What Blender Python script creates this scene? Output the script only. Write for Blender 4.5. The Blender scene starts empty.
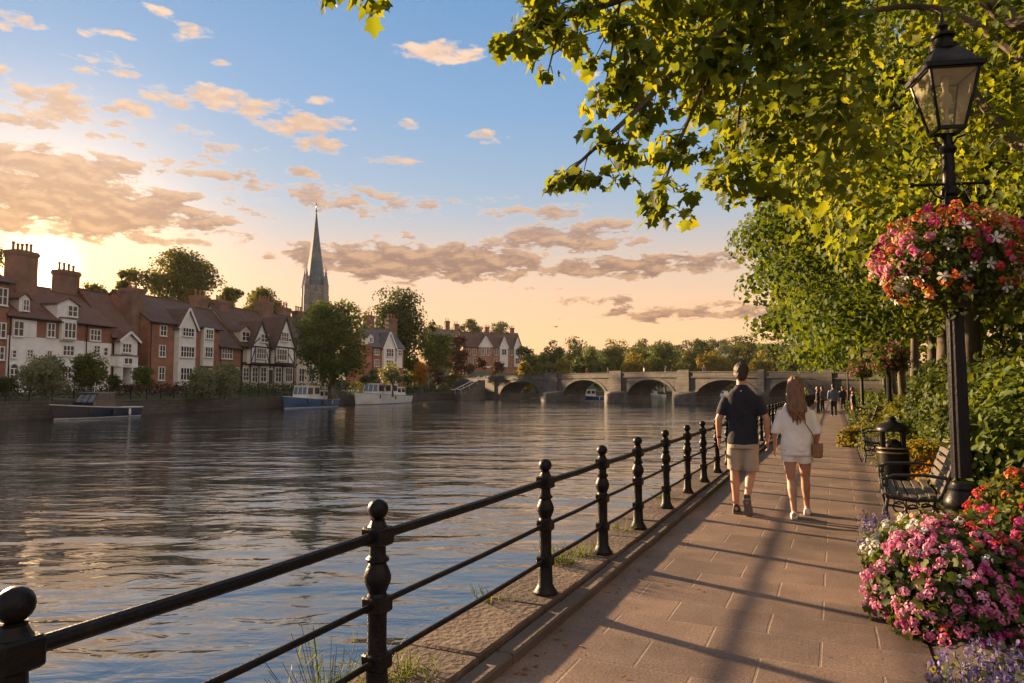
SKY_TINT = (.98, 1.10, 1.26)
SKY_BAND = (7.8, 3.9, 1.35)
SKY_GLOW = (5.5, 3.0, .7)
SKY_KNEE = (.15, .145, .13)
HAZE = .00005
SKY_CORE = (60, 40, 18)
CL_HI = (5.8, 4.7, 3.4)
CL_LO = (6.4, 3.7, 1.7)
CL_BODY_HI = (4.3, 2.9, 2.0)
CL_BODY_LO = (1.35, .78, .62)
SKY_STRENGTH = .060
EXPOSURE = 1.85
WATER_BUMP = .33
EAST_FILL_CLOUD = (4.6, 3.9, 3.5)  # brightness of the out-of-view cloud added to lift the fill light
SKY_CLEAR = .72
import bpy, math, random
import numpy as np
from mathutils import Vector, Matrix, Euler
R = math.radians
random.seed(11)
rng = np.random.default_rng(11)
scene = bpy.context.scene
col = scene.collection

# ------------------------------------------------------------------ camera geometry
F, EYE = 700.0, 1.52
PITCH, YAW = math.atan(47.5 / F), -R(24.7)
fw = Vector((math.sin(YAW) * math.cos(PITCH), math.cos(YAW) * math.cos(PITCH), math.sin(PITCH)))
rt = Vector((math.cos(YAW), -math.sin(YAW), 0))
up = rt.cross(fw)
CAM = Vector((0, 0, EYE))

def ray(px, py):
    return fw + rt * ((px - 512) / F) + up * ((341.5 - py) / F)

def PX(px, py, D):
    return CAM + ray(px, py) * D

def AT(px, py, z=0.0):
    v = ray(px, py)
    return CAM + v * ((z - EYE) / v.z)

cam_data = bpy.data.cameras.new('camera')
cam = bpy.data.objects.new('camera', cam_data)
col.objects.link(cam)
cam.location = CAM
cam.rotation_euler = Matrix((rt, up, -fw)).transposed().to_euler()
cam_data.sensor_width = 36
cam_data.lens = F * 36 / 1024
cam_data.clip_start = 0.05
cam_data.clip_end = 9000
scene.camera = cam

# ------------------------------------------------------------------ object helpers
def tag(o, label=None, cat=None, group=None, kind=None):
    if label: o['label'] = label
    if cat: o['category'] = cat
    if group: o['group'] = group
    if kind: o['kind'] = kind
    return o

def empty(name, loc=(0, 0, 0), rz=0.0, label=None, cat=None, group=None):
    o = bpy.data.objects.new(name, None)
    o.empty_display_size = 0.3
    o.location = loc
    o.rotation_euler = (0, 0, rz)
    col.objects.link(o)
    return tag(o, label, cat, group)

def copy_tree(o, parent=None):
    c = o.copy()
    col.objects.link(c)
    if parent: c.parent = parent
    for ch in list(o.children):
        copy_tree(ch, c)
    return c

def link_mesh(name, me, parent=None, world=False):
    o = bpy.data.objects.new(name, me)
    col.objects.link(o)
    if parent is not None:
        o.parent = parent
        if world:
            m = parent.matrix_basis.copy()
            p = parent.parent
            while p is not None:
                m = p.matrix_basis @ m
                p = p.parent
            me.transform(m.inverted())
    return o

class MB:
    """Collects shapes; build() links them as one mesh object."""
    def __init__(self):
        self.v, self.f, self.m = [], [], []

    def add(self, vs, fs, m=0, M=None):
        b = len(self.v)
        for p in vs:
            p = Vector(p)
            self.v.append(M @ p if M else p)
        for f in fs:
            self.f.append([b + i for i in f])
            self.m.append(m)
        return self

    def box(self, x0, x1, y0, y1, z0, z1, m=0, M=None, bev=0.0):
        if bev > 0:
            return self.bevbox(x0, x1, y0, y1, z0, z1, bev, m, M)
        vs = [(x0, y0, z0), (x1, y0, z0), (x1, y1, z0), (x0, y1, z0), (x0, y0, z1), (x1, y0, z1), (x1, y1, z1), (x0, y1, z1)]
        return self.add(vs, [(0, 3, 2, 1), (4, 5, 6, 7), (0, 1, 5, 4), (1, 2, 6, 5), (2, 3, 7, 6), (3, 0, 4, 7)], m, M)

    def bevbox(self, x0, x1, y0, y1, z0, z1, b, m=0, M=None):
        rings = []
        for z, i in ((z0, b), (z0 + b, 0), (z1 - b, 0), (z1, b)):
            c = b
            ax0, ax1, ay0, ay1 = x0 + i, x1 - i, y0 + i, y1 - i
            rings.append([(ax0 + c, ay0, z), (ax1 - c, ay0, z), (ax1, ay0 + c, z), (ax1, ay1 - c, z), (ax1 - c, ay1, z), (ax0 + c, ay1, z), (ax0, ay1 - c, z), (ax0, ay0 + c, z)])
        return self.loft(rings, m, M)

    def loft(self, rings, m=0, M=None, cap=True, closed=True):
        n = len(rings[0])
        vs = [p for r in rings for p in r]
        fs = []
        for k in range(len(rings) - 1):
            for i in range(n if closed else n - 1):
                j = (i + 1) % n
                fs.append((k * n + i, k * n + j, (k + 1) * n + j, (k + 1) * n + i))
        if cap:
            fs.append(tuple(range(n - 1, -1, -1)))
            fs.append(tuple((len(rings) - 1) * n + i for i in range(n)))
        return self.add(vs, fs, m, M)

    def lathe(self, prof, n=16, c=(0, 0, 0), m=0, M=None, flute=0, famp=0.0):
        rings = []
        for r, z in prof:
            rings.append([(c[0] + r * (1 - (famp if flute and i % 2 else 0)) * math.cos(2 * math.pi * i / n), c[1] + r * (1 - (famp if flute and i % 2 else 0)) * math.sin(2 * math.pi * i / n), c[2] + z) for i in range(n)])
        return self.loft(rings, m, M)

    def tube(self, pts, rad, n=8, m=0, M=None, cap=True, round_end=False):
        pts = [Vector(p) for p in pts]
        if not hasattr(rad, '__len__'): rad = [rad] * len(pts)
        rad = list(rad)
        if round_end:
            d0 = (pts[0] - pts[1]).normalized(); d1 = (pts[-1] - pts[-2]).normalized()
            r0, r1 = rad[0], rad[-1]
            pre = [(pts[0] + d0 * r0 * s, r0 * q) for s, q in ((.97, .2), (.8, .6), (.45, .89))]
            post = [(pts[-1] + d1 * r1 * s, r1 * q) for s, q in ((.45, .89), (.8, .6), (.97, .2))]
            pts = [p for p, _ in pre] + pts + [p for p, _ in post]
            rad = [q for _, q in pre] + rad + [q for _, q in post]
        rings = []
        t = (pts[1] - pts[0]).normalized()
        a = t.orthogonal().normalized()
        for i, p in enumerate(pts):
            if i == 0: t = pts[1] - pts[0]
            elif i == len(pts) - 1: t = pts[-1] - pts[-2]
            else: t = pts[i + 1] - pts[i - 1]
            t = t.normalized()
            a = (a - t * a.dot(t))
            if a.length < 1e-5: a = t.orthogonal()
            a.normalize()
            b = t.cross(a)
            rings.append([p + (a * math.cos(2 * math.pi * k / n) + b * math.sin(2 * math.pi * k / n)) * rad[i] for k in range(n)])
        return self.loft(rings, m, M, cap)

    def ball(self, c, r, n=14, m=0, M=None, sc=(1, 1, 1)):
        k = max(6, n // 2)
        rings = []
        for j in range(k + 1):
            th = math.pi * j / k
            rr = max(math.sin(th), 0.02)
            rings.append([(c[0] + sc[0] * r * rr * math.cos(2 * math.pi * i / n), c[1] + sc[1] * r * rr * math.sin(2 * math.pi * i / n), c[2] - sc[2] * r * math.cos(th)) for i in range(n)])
        return self.loft(rings, m, M)

    def prism(self, poly, y0, y1, m=0, M=None):
        """poly in (x, z), extruded along y."""
        n = len(poly)
        vs = [(x, y0, z) for x, z in poly] + [(x, y1, z) for x, z in poly]
        fs = [tuple(range(n)), tuple(range(2 * n - 1, n - 1, -1))]
        for i in range(n):
            j = (i + 1) % n
            fs.append((j, i, n + i, n + j))
        return self.add(vs, fs, m, M)

    def bar(self, a, b, w, h, m=0, M=None, upv=(0, 0, 1)):
        a, b = Vector(a), Vector(b)
        t = (b - a).normalized(); u = Vector(upv)
        s = t.cross(u)
        if s.length < 1e-4: s = t.cross(Vector((1, 0, 0)))
        s.normalize(); u = s.cross(t)
        rings = [[p + s * (w / 2 * i) + u * (h / 2 * j) for i, j in ((-1, -1), (1, -1), (1, 1), (-1, 1))] for p in (a, b)]
        return self.loft(rings, m, M)

    def mesh(self, name, mats, smooth=35):
        me = bpy.data.meshes.new(name)
        me.from_pydata([tuple(p) for p in self.v], [], self.f)
        for mt in (mats if isinstance(mats, (list, tuple)) else [mats]):
            me.materials.append(mt)
        me.polygons.foreach_set('material_index', self.m)
        if smooth:
            me.polygons.foreach_set('use_smooth', [True] * len(self.f))
            me.set_sharp_from_angle(angle=R(smooth))
        me.update()
        return me

    def build(self, name, mats, parent=None, world=False, smooth=35):
        return link_mesh(name, self.mesh(name, mats, smooth), parent, world)

def remeshed(name, mb, mats, voxel, parent=None, smooth_it=4, fac=0.5, post=None, world=False):
    """One continuous skin over everything collected in mb."""
    me = mb.mesh(name, mats, 0)
    o = bpy.data.objects.new(name, me); col.objects.link(o)
    md = o.modifiers.new('r', 'REMESH'); md.mode = 'VOXEL'; md.voxel_size = voxel
    if smooth_it:
        s = o.modifiers.new('s', 'SMOOTH'); s.iterations = smooth_it; s.factor = fac
    dg = bpy.context.evaluated_depsgraph_get()
    me2 = bpy.data.meshes.new_from_object(o.evaluated_get(dg))
    bpy.data.objects.remove(o)
    bpy.data.meshes.remove(me)
    me2.name = name
    me2.materials.clear()
    for mt in (mats if isinstance(mats, (list, tuple)) else [mats]): me2.materials.append(mt)
    if post: post(me2)
    me2.polygons.foreach_set('use_smooth', [True] * len(me2.polygons))
    me2.update()
    return link_mesh(name, me2, parent, world)

# leaf-like instances baked into one mesh ------------------------------------------------
def rand_rot(n, nrm=None, spread=0.6, droop=0.0):
    """n x 3 x 3 matrices; columns = leaf x, leaf y (stem to tip), leaf normal."""
    if nrm is None:
        nrm = rng.normal(size=(n, 3))
    nz = nrm / (np.linalg.norm(nrm, axis=1, keepdims=True) + 1e-9) + spread * rng.normal(size=(n, 3))
    nz /= np.linalg.norm(nz, axis=1, keepdims=True) + 1e-9
    t = rng.normal(size=(n, 3)); t[:, 2] -= droop
    ty = t - (t * nz).sum(1, keepdims=True) * nz
    ty /= np.linalg.norm(ty, axis=1, keepdims=True) + 1e-9
    tx = np.cross(ty, nz)
    return np.stack([tx, ty, nz], axis=2)

def leaf_mesh(name, pos, rot, size, tmpl, mats, rnd=None, parent=None, world=False, mi=None):
    tv, tf = tmpl
    tv = np.asarray(tv, float)
    n, k = len(pos), len(tv)
    size = np.broadcast_to(np.asarray(size, float).reshape(-1, 1, 1), (n, 1, 1))
    V = np.einsum('nij,kj->nki', rot, tv) * size + np.asarray(pos)[:, None, :]
    V = V.reshape(-1, 3)
    loops, tot = [], []
    for f in tf:
        tot.append(len(f)); loops += list(f)
    L = (np.arange(n)[:, None] * k + np.asarray(loops)[None, :]).ravel()
    T = np.tile(tot, n)
    S = np.concatenate([[0], np.cumsum(T)[:-1]])
    me = bpy.data.meshes.new(name)
    me.vertices.add(len(V)); me.vertices.foreach_set('co', V.astype(np.float32).ravel())
    me.loops.add(len(L)); me.loops.foreach_set('vertex_index', L.astype(np.int32))
    me.polygons.add(len(T)); me.polygons.foreach_set('loop_start', S.astype(np.int32))
    if rnd is None: rnd = rng.random(n)
    at = me.attributes.new('rnd', 'FLOAT', 'FACE')
    at.data.foreach_set('value', np.repeat(np.asarray(rnd, np.float32), len(tf)))
    for mt in (mats if isinstance(mats, (list, tuple)) else [mats]): me.materials.append(mt)
    if mi is not None:
        me.polygons.foreach_set('material_index', np.repeat(np.asarray(mi, np.int32), len(tf)))
    me.update(calc_edges=True)
    return link_mesh(name, me, parent, world)

MAPLE = ([(0, 0, 0), (.16, -.06, .03), (.40, .08, .09), (.32, .27, .05), (.54, .56, .10), (.25, .63, .04), (0, 1.02, -.06),
          (-.16, -.06, .03), (-.40, .08, .09), (-.32, .27, .05), (-.54, .56, .10), (-.25, .63, .04)],
         [(0, 1, 2, 3, 4, 5, 6), (0, 6, 11, 10, 9, 8, 7)])
LOBED = ([(0, 0, 0), (.38, .12, .10), (.26, .42, .05), (.42, .62, .08), (0, 1, -.05), (-.38, .12, .10), (-.26, .42, .05), (-.42, .62, .08)],
         [(0, 1, 2, 3, 4), (0, 4, 7, 6, 5)])
DIAM = ([(0, 0, 0), (.36, .5, .10), (0, 1, 0), (-.36, .5, .10)], [(0, 1, 2, 3)])
OVAL = ([(0, 0, 0), (.22, .25, .06), (.25, .6, .06), (0, 1, -.04), (-.25, .6, .06), (-.22, .25, .06)], [(0, 1, 2, 3), (0, 3, 4, 5)])
BLADE = ([(-.03, 0, 0), (.03, 0, 0), (.025, .6, .05), (0, 1, .16), (-.025, .6, .05)], [(0, 1, 2, 3, 4)])
def _petals(n, a=.42, cup=.12):
    vs, fs = [(0, 0, 0)], []
    for i in range(n):
        t = 2 * math.pi * i / n
        for dt, r, z in ((-a, .62, cup), (-.18, 1, cup * 1.6), (.18, 1, cup * 1.6), (a, .62, cup)):
            vs.append((r * math.cos(t + dt), r * math.sin(t + dt), z))
        b = 1 + i * 4
        fs.append((0, b, b + 1, b + 2, b + 3))
    return vs, fs
FLOWER5 = _petals(5)
FLORET = ([(0, 0, 0), (1, 0, .25), (.31, .95, .25), (-.81, .59, .25), (-.81, -.59, .25), (.31, -.95, .25)], [(0, 1, 2), (0, 2, 3), (0, 3, 4), (0, 4, 5), (0, 5, 1)])
def sphere_dirs(n):
    d = rng.normal(size=(n, 3)); return d / np.linalg.norm(d, axis=1, keepdims=True)

# ------------------------------------------------------------------ materials
MATS = {}
def nodes_of(name):
    m = bpy.data.materials.new(name); m.use_nodes = True
    nt = m.node_tree
    return m, nt, nt.nodes, nt.links, nt.nodes['Principled BSDF']

def lin(c):
    """sRGB-ish 0..1 triple stays as is: colours here are linear base colours."""
    return (c[0], c[1], c[2], 1.0)

def plain(name, c1, c2=None, scale=3.0, rough=0.7, metal=0.0, bump=0.0, bscale=None, detail=4, spec=None, coat=0.0, coord='Object', stretch=None, c3=None, wear_scale=0.6):
    m, nt, N, L, b = nodes_of(name)
    tc = N.new('ShaderNodeTexCoord')
    vec = tc.outputs[coord]
    if stretch:
        mp = N.new('ShaderNodeMapping'); mp.inputs['Scale'].default_value = stretch
        L.new(vec, mp.inputs['Vector']); vec = mp.outputs[0]
    b.inputs['Roughness'].default_value = rough
    b.inputs['Metallic'].default_value = metal
    if spec is not None: b.inputs['Specular IOR Level'].default_value = spec
    if coat: b.inputs['Coat Weight'].default_value = coat
    if c2 is None: c2 = tuple(x * .75 for x in c1)
    nz = N.new('ShaderNodeTexNoise'); nz.inputs['Scale'].default_value = scale; nz.inputs['Detail'].default_value = detail
    L.new(vec, nz.inputs['Vector'])
    rp = N.new('ShaderNodeValToRGB')
    rp.color_ramp.elements[0].position = .35; rp.color_ramp.elements[0].color = lin(c2)
    rp.color_ramp.elements[1].position = .65; rp.color_ramp.elements[1].color = lin(c1)
    L.new(nz.outputs['Fac'], rp.inputs[0])
    out = rp.outputs[0]
    if c3 is not None:
        n3 = N.new('ShaderNodeTexNoise'); n3.inputs['Scale'].default_value = wear_scale; n3.inputs['Detail'].default_value = 6; n3.inputs['Roughness'].default_value = .65
        L.new(vec, n3.inputs['Vector'])
        r3 = N.new('ShaderNodeMapRange'); r3.inputs[1].default_value = .5; r3.inputs[2].default_value = .68
        L.new(n3.outputs['Fac'], r3.inputs[0])
        mx = N.new('ShaderNodeMix'); mx.data_type = 'RGBA'
        L.new(r3.outputs[0], mx.inputs[0]); L.new(out, mx.inputs[6]); mx.inputs[7].default_value = lin(c3)
        out = mx.outputs[2]
    L.new(out, b.inputs['Base Color'])
    if bump:
        bz = N.new('ShaderNodeTexNoise'); bz.inputs['Scale'].default_value = bscale or scale * 6; bz.inputs['Detail'].default_value = 5
        L.new(vec, bz.inputs['Vector'])
        bp = N.new('ShaderNodeBump'); bp.inputs['Strength'].default_value = bump; bp.inputs['Distance'].default_value = .02
        L.new(bz.outputs['Fac'], bp.inputs['Height']); L.new(bp.outputs[0], b.inputs['Normal'])
        rr = N.new('ShaderNodeMapRange'); rr.inputs[3].default_value = max(rough - .12, .05); rr.inputs[4].default_value = min(rough + .12, 1)
        L.new(bz.outputs['Fac'], rr.inputs[0]); L.new(rr.outputs[0], b.inputs['Roughness'])
    MATS[name] = m
    return m

def brickish(name, c1, c2, mortar, bw, bh, msize=.012, rough=.85, bump=.5, wall=True, dirt=None, bias=0.0, squash=1.0, offset=.5):
    m, nt, N, L, b = nodes_of(name)
    tc = N.new('ShaderNodeTexCoord')
    vec = tc.outputs['Object']
    if wall:
        sp = N.new('ShaderNodeSeparateXYZ'); L.new(vec, sp.inputs[0])
        ad = N.new('ShaderNodeMath'); L.new(sp.outputs[0], ad.inputs[0]); L.new(sp.outputs[1], ad.inputs[1])
        cb = N.new('ShaderNodeCombineXYZ'); L.new(ad.outputs[0], cb.inputs[0]); L.new(sp.outputs[2], cb.inputs[1])
        bvec = cb.outputs[0]
    else:
        bvec = vec
    bk = N.new('ShaderNodeTexBrick')
    bk.inputs['Scale'].default_value = 1.0
    bk.inputs['Brick Width'].default_value = bw; bk.inputs['Row Height'].default_value = bh
    bk.inputs['Mortar Size'].default_value = msize; bk.inputs['Mortar Smooth'].default_value = .3
    bk.inputs['Bias'].default_value = bias
    bk.offset = offset
    bk.inputs['Color1'].default_value = lin(c1); bk.inputs['Color2'].default_value = lin(c2); bk.inputs['Mortar'].default_value = lin(mortar)
    L.new(bvec, bk.inputs['Vector'])
    n1 = N.new('ShaderNodeTexNoise'); n1.inputs['Scale'].default_value = .7; n1.inputs['Detail'].default_value = 6
    L.new(vec, n1.inputs['Vector'])
    mr = N.new('ShaderNodeMapRange'); mr.inputs[1].default_value = .3; mr.inputs[2].default_value = .7; mr.inputs[3].default_value = .7; mr.inputs[4].default_value = 1.2
    L.new(n1.outputs['Fac'], mr.inputs[0])
    mx = N.new('ShaderNodeMix'); mx.data_type = 'RGBA'; mx.blend_type = 'MULTIPLY'; mx.inputs[0].default_value = 1
    L.new(bk.outputs['Color'], mx.inputs[6]); L.new(mr.outputs[0], mx.inputs[7])
    out = mx.outputs[2]
    if dirt:
        n2 = N.new('ShaderNodeTexNoise'); n2.inputs['Scale'].default_value = .35; n2.inputs['Detail'].default_value = 8; n2.inputs['Roughness'].default_value = .7
        L.new(vec, n2.inputs['Vector'])
        r2 = N.new('ShaderNodeMapRange'); r2.inputs[1].default_value = .5; r2.inputs[2].default_value = .66
        L.new(n2.outputs['Fac'], r2.inputs[0])
        m2 = N.new('ShaderNodeMix'); m2.data_type = 'RGBA'
        L.new(r2.outputs[0], m2.inputs[0]); L.new(out, m2.inputs[6]); m2.inputs[7].default_value = lin(dirt)
        out = m2.outputs[2]
    L.new(out, b.inputs['Base Color'])
    b.inputs['Roughness'].default_value = rough
    n4 = N.new('ShaderNodeTexNoise'); n4.inputs['Scale'].default_value = 28; n4.inputs['Detail'].default_value = 6
    L.new(vec, n4.inputs['Vector'])
    h = N.new('ShaderNodeMath'); h.operation = 'MULTIPLY_ADD'; h.inputs[1].default_value = -1.0
    L.new(bk.outputs['Fac'], h.inputs[0]); 
    h2 = N.new('ShaderNodeMath'); h2.operation = 'MULTIPLY'; h2.inputs[1].default_value = .5
    L.new(n4.outputs['Fac'], h2.inputs[0]); L.new(h2.outputs[0], h.inputs[2])
    bp = N.new('ShaderNodeBump'); bp.inputs['Strength'].default_value = bump; bp.inputs['Distance'].default_value = .015
    L.new(h.outputs[0], bp.inputs['Height']); L.new(bp.outputs[0], b.inputs['Normal'])
    MATS[name] = m
    return m

def leafy(name, dark, mid, lite, trans=.45, rough=.5, tcol=None, spots=None):
    m, nt, N, L, b = nodes_of(name)
    at = N.new('ShaderNodeAttribute'); at.attribute_name = 'rnd'
    rp = N.new('ShaderNodeValToRGB')
    e = rp.color_ramp.elements
    e[0].position = 0; e[0].color = lin(dark); e[1].position = 1; e[1].color = lin(lite)
    q = e.new(.5); q.color = lin(mid)
    L.new(at.outputs['Fac'], rp.inputs[0])
    L.new(rp.outputs[0], b.inputs['Base Color'])
    b.inputs['Roughness'].default_value = .6
    b.inputs['Specular IOR Level'].default_value = .2
    tr = N.new('ShaderNodeBsdfTranslucent')
    hs = N.new('ShaderNodeMix'); hs.data_type = 'RGBA'; hs.blend_type = 'MULTIPLY'; hs.inputs[0].default_value = 1
    L.new(rp.outputs[0], hs.inputs[6]); hs.inputs[7].default_value = lin(tcol or (1.9, 1.6, .45))
    L.new(hs.outputs[2], tr.inputs['Color'])
    ms = N.new('ShaderNodeMixShader'); ms.inputs[0].default_value = trans
    L.new(b.outputs[0], ms.inputs[1]); L.new(tr.outputs[0], ms.inputs[2])
    L.new(ms.outputs[0], N['Material Output'].inputs['Surface'])
    MATS[name] = m
    return m

def glassy(name, tint=(.9, .9, .85), opacity=.25, rough=.03):
    m, nt, N, L, b = nodes_of(name)
    tp = N.new('ShaderNodeBsdfTransparent'); tp.inputs[0].default_value = lin(tint)
    b.inputs['Base Color'].default_value = lin((.8, .72, .58)); b.inputs['Roughness'].default_value = rough
    fr = N.new('ShaderNodeFresnel'); fr.inputs[0].default_value = 1.5
    ad = N.new('ShaderNodeMath'); ad.inputs[1].default_value = opacity; ad.use_clamp = True
    L.new(fr.outputs[0], ad.inputs[0])
    ms = N.new('ShaderNodeMixShader'); L.new(ad.outputs[0], ms.inputs[0])
    L.new(tp.outputs[0], ms.inputs[1]); L.new(b.outputs[0], ms.inputs[2])
    L.new(ms.outputs[0], N['Material Output'].inputs['Surface'])
    MATS[name] = m
    return m

plain('iron', (.006, .006, .007), (.010, .009, .009), 9, rough=.42, spec=.16, bump=.25, bscale=60, c3=(.028, .017, .012), wear_scale=7)
plain('iron_lamp', (.006, .006, .008), (.009, .008, .009), 9, spec=.18, rough=.38, bump=.15, bscale=50)
plain('bench_iron', (.016, .016, .018), None, 9, rough=.5, bump=.2)
plain('bench_wood', (.095, .078, .066), (.055, .046, .04), 5, rough=.65, bump=.3, bscale=30, stretch=(6, 1, 6))
plain('bin_black', (.007, .007, .008), None, 5, rough=.4, spec=.2)
plain('bin_gold', (.30, .24, .14), None, 5, rough=.35, metal=.8)
plain('white_paint', (.74, .73, .70), (.62, .61, .58), 2, rough=.6)
plain('white_wall', (.80, .78, .75), (.66, .64, .62), .8, rough=.8, bump=.15)
plain('cream_wall', (.55, .47, .34), (.45, .38, .28), .8, rough=.8, bump=.15)
plain('timber_black', (.030, .024, .02), None, 3, rough=.7)
plain('dark_glass', (.03, .036, .045), (.05, .05, .055), .5, rough=.16, spec=.35)
brickish('brick_red', (.34, .112, .05), (.24, .078, .04), (.26, .2, .15), .24, .08)
brickish('brick_orange', (.36, .14, .065), (.27, .10, .05), (.34, .27, .2), .24, .08)
brickish('brick_chimney', (.20, .085, .05), (.13, .055, .035), (.26, .2, .15), .24, .08)
brickish('roof_red', (.18, .078, .05), (.115, .052, .035), (.07, .035, .025), .22, .14, rough=.8, dirt=(.085, .065, .045))
brickish('roof_brown', (.125, .064, .045), (.08, .044, .033), (.05, .03, .022), .22, .14, rough=.8, dirt=(.075, .055, .04))
brickish('roof_grey', (.13, .12, .12), (.09, .085, .09), (.05, .05, .05), .25, .16, rough=.7)
brickish('stone_wall', (.12, .10, .078), (.075, .064, .05), (.05, .043, .036), .7, .32, .03, dirt=(.06, .062, .04), bump=.8)
brickish('bridge_stone', (.155, .14, .12), (.105, .096, .084), (.07, .062, .055), 1.1, .5, .03, dirt=(.065, .06, .048), bump=.9)
brickish('church_stone', (.24, .235, .23), (.18, .18, .18), (.12, .12, .12), .9, .45, .03)
plain('spire_slate', (.085, .115, .145), (.06, .085, .11), 1.2, rough=.55, bump=.3, c3=(.12, .15, .165), wear_scale=.3)
plain('coping_stone', (.105, .068, .046), (.06, .041, .03), 2.2, rough=.9, bump=.9, bscale=24, c3=(.17, .135, .10), wear_scale=1.1)
plain('kerb_stone', (.12, .085, .06), (.07, .052, .04), 3, rough=.85, bump=.6, bscale=22, c3=(.06, .05, .035), wear_scale=1.5)
plain('soil', (.05, .036, .024), (.03, .022, .016), 4, rough=.95, bump=.6)
plain('lawn', (.055, .075, .022), (.035, .05, .016), 1.5, rough=.95, bump=.8, bscale=18, c3=(.085, .07, .035), wear_scale=.2)
plain('promenade', (.30, .26, .21), (.24, .2, .16), 1, rough=.9, bump=.2)
plain('hill', (.045, .06, .026), (.03, .045, .02), .03, rough=1)
plain('bark', (.11, .085, .06), (.055, .042, .032), 2.2, rough=.9, bump=.9, bscale=9, stretch=(1, 1, .35), c3=(.19, .16, .115), wear_scale=1.3)
plain('moss', (.05, .045, .02), None, 8, rough=1, bump=.8)
plain('skin', (.50, .27, .175), (.44, .225, .145), 6, rough=.55)
plain('navy_cotton', (.010, .012, .022), (.014, .016, .028), 12, rough=.9, bump=1.0, bscale=9)
plain('khaki', (.42, .35, .275), (.36, .30, .23), 8, rough=.9, bump=.9, bscale=11)
plain('white_linen', (.84, .81, .77), (.76, .73, .69), 8, rough=.9, bump=1.0, bscale=11)
plain('hair_dark', (.022, .013, .008), (.035, .02, .012), 20, rough=.55, stretch=(30, 30, 4), bump=.5, bscale=6)
plain('hair_auburn', (.25, .118, .05), (.12, .055, .025), 2.2, rough=.42, stretch=(26, 26, 1.5), bump=.8, bscale=3)
plain('shoe_dark', (.02, .02, .024), None, 6, rough=.7)
plain('sole_white', (.6, .57, .52), None, 6, rough=.7)
plain('tan_leather', (.26, .135, .055), (.19, .095, .04), 8, rough=.5, bump=.2)
plain('blue_shirt', (.16, .19, .27), (.12, .15, .21), 8, rough=.9)
plain('boat_glass', (.16, .20, .25), None, 3, rough=.2)
plain('dark_cloth', (.025, .025, .032), None, 8, rough=.9)
plain('red_cloth', (.30, .05, .04), None, 8, rough=.9)
plain('grey_cloth', (.17, .165, .16), None, 8, rough=.9)
plain('hull_dark', (.016, .018, .026), None, 2, rough=.25, coat=.4)
plain('hull_blue', (.022, .075, .20), (.018, .06, .16), 2, rough=.3, coat=.3)
plain('hull_white', (.70, .69, .66), (.6, .59, .56), 1, rough=.35, coat=.3)
plain('boat_deck', (.45, .4, .33), None, 3, rough=.7)
plain('lamp_inner', (.72, .62, .48), None, 6, rough=.5)
plain('terracotta', (.33, .14, .07), None, 6, rough=.85)
plain('asphalt', (.05, .05, .05), None, 6, rough=.9)
plain('petal_pink', (.66, .16, .36), (.72, .30, .50), 6, rough=.6)
glassy('lamp_glass', (.96, .92, .84), .10)

def petal(name, c, trans=.35):
    m, nt, N, L, b = nodes_of(name)
    at = N.new('ShaderNodeAttribute'); at.attribute_name = 'rnd'
    rp = N.new('ShaderNodeValToRGB'); e = rp.color_ramp.elements
    e[0].color = lin(tuple(x * .62 for x in c)); e[1].color = lin(tuple(min(.85, x * 1.2 + .03) for x in c))
    L.new(at.outputs['Fac'], rp.inputs[0]); L.new(rp.outputs[0], b.inputs['Base Color'])
    b.inputs['Roughness'].default_value = .65
    tr = N.new('ShaderNodeBsdfTranslucent'); L.new(rp.outputs[0], tr.inputs['Color'])
    ms = N.new('ShaderNodeMixShader'); ms.inputs[0].default_value = trans
    L.new(b.outputs[0], ms.inputs[1]); L.new(tr.outputs[0], ms.inputs[2]); L.new(ms.outputs[0], N['Material Output'].inputs['Surface'])
    MATS[name] = m
petal('pink', (.72, .17, .36)); petal('pale_pink', (.76, .30, .44)); petal('magenta', (.50, .03, .20)); petal('red', (.60, .035, .035))
petal('orange', (.75, .19, .035)); petal('white_petal', (.84, .80, .74)); petal('peach', (.80, .42, .24)); petal('lavender', (.24, .17, .45)); petal('yellow_petal', (.75, .45, .05))

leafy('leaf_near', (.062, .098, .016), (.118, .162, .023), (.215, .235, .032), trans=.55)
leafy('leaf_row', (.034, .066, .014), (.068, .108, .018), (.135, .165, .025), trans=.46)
leafy('leaf_green', (.035, .062, .016), (.065, .10, .022), (.12, .145, .032), trans=.4)
leafy('leaf_dark', (.026, .042, .013), (.046, .070, .018), (.085, .105, .026), trans=.32)
leafy('leaf_olive', (.05, .065, .016), (.085, .10, .022), (.13, .135, .03), trans=.35)
leafy('leaf_grey', (.09, .11, .055), (.15, .17, .09), (.26, .27, .17), trans=.3)
leafy('leaf_yellow', (.11, .105, .018), (.17, .15, .022), (.25, .20, .03), trans=.4)
leafy('leaf_orange', (.20, .10, .015), (.30, .15, .02), (.40, .22, .03), trans=.4)
leafy('leaf_purple', (.04, .022, .018), (.065, .035, .025), (.10, .055, .035), trans=.25)
leafy('leaf_hedge', (.026, .046, .012), (.05, .076, .016), (.09, .115, .022), trans=.3)
leafy('leaf_bright', (.045, .08, .016), (.08, .12, .02), (.14, .175, .03), trans=.4)
# ------------------------------------------------------------------ sun, sky, clouds
SUN_AZ, SUN_EL = -R(72), R(13)
GLOW_AZ = -R(58.9)
sd = Vector((math.sin(SUN_AZ) * math.cos(SUN_EL), math.cos(SUN_AZ) * math.cos(SUN_EL), math.sin(SUN_EL)))
sun_data = bpy.data.lights.new('sun', 'SUN')
sun_data.energy = 5.0; sun_data.angle = R(1.6); sun_data.color = (1.0, .66, .36)
sun = bpy.data.objects.new('sun', sun_data); col.objects.link(sun)
sun.rotation_euler = sd.to_track_quat('Z', 'Y').to_euler()

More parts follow.
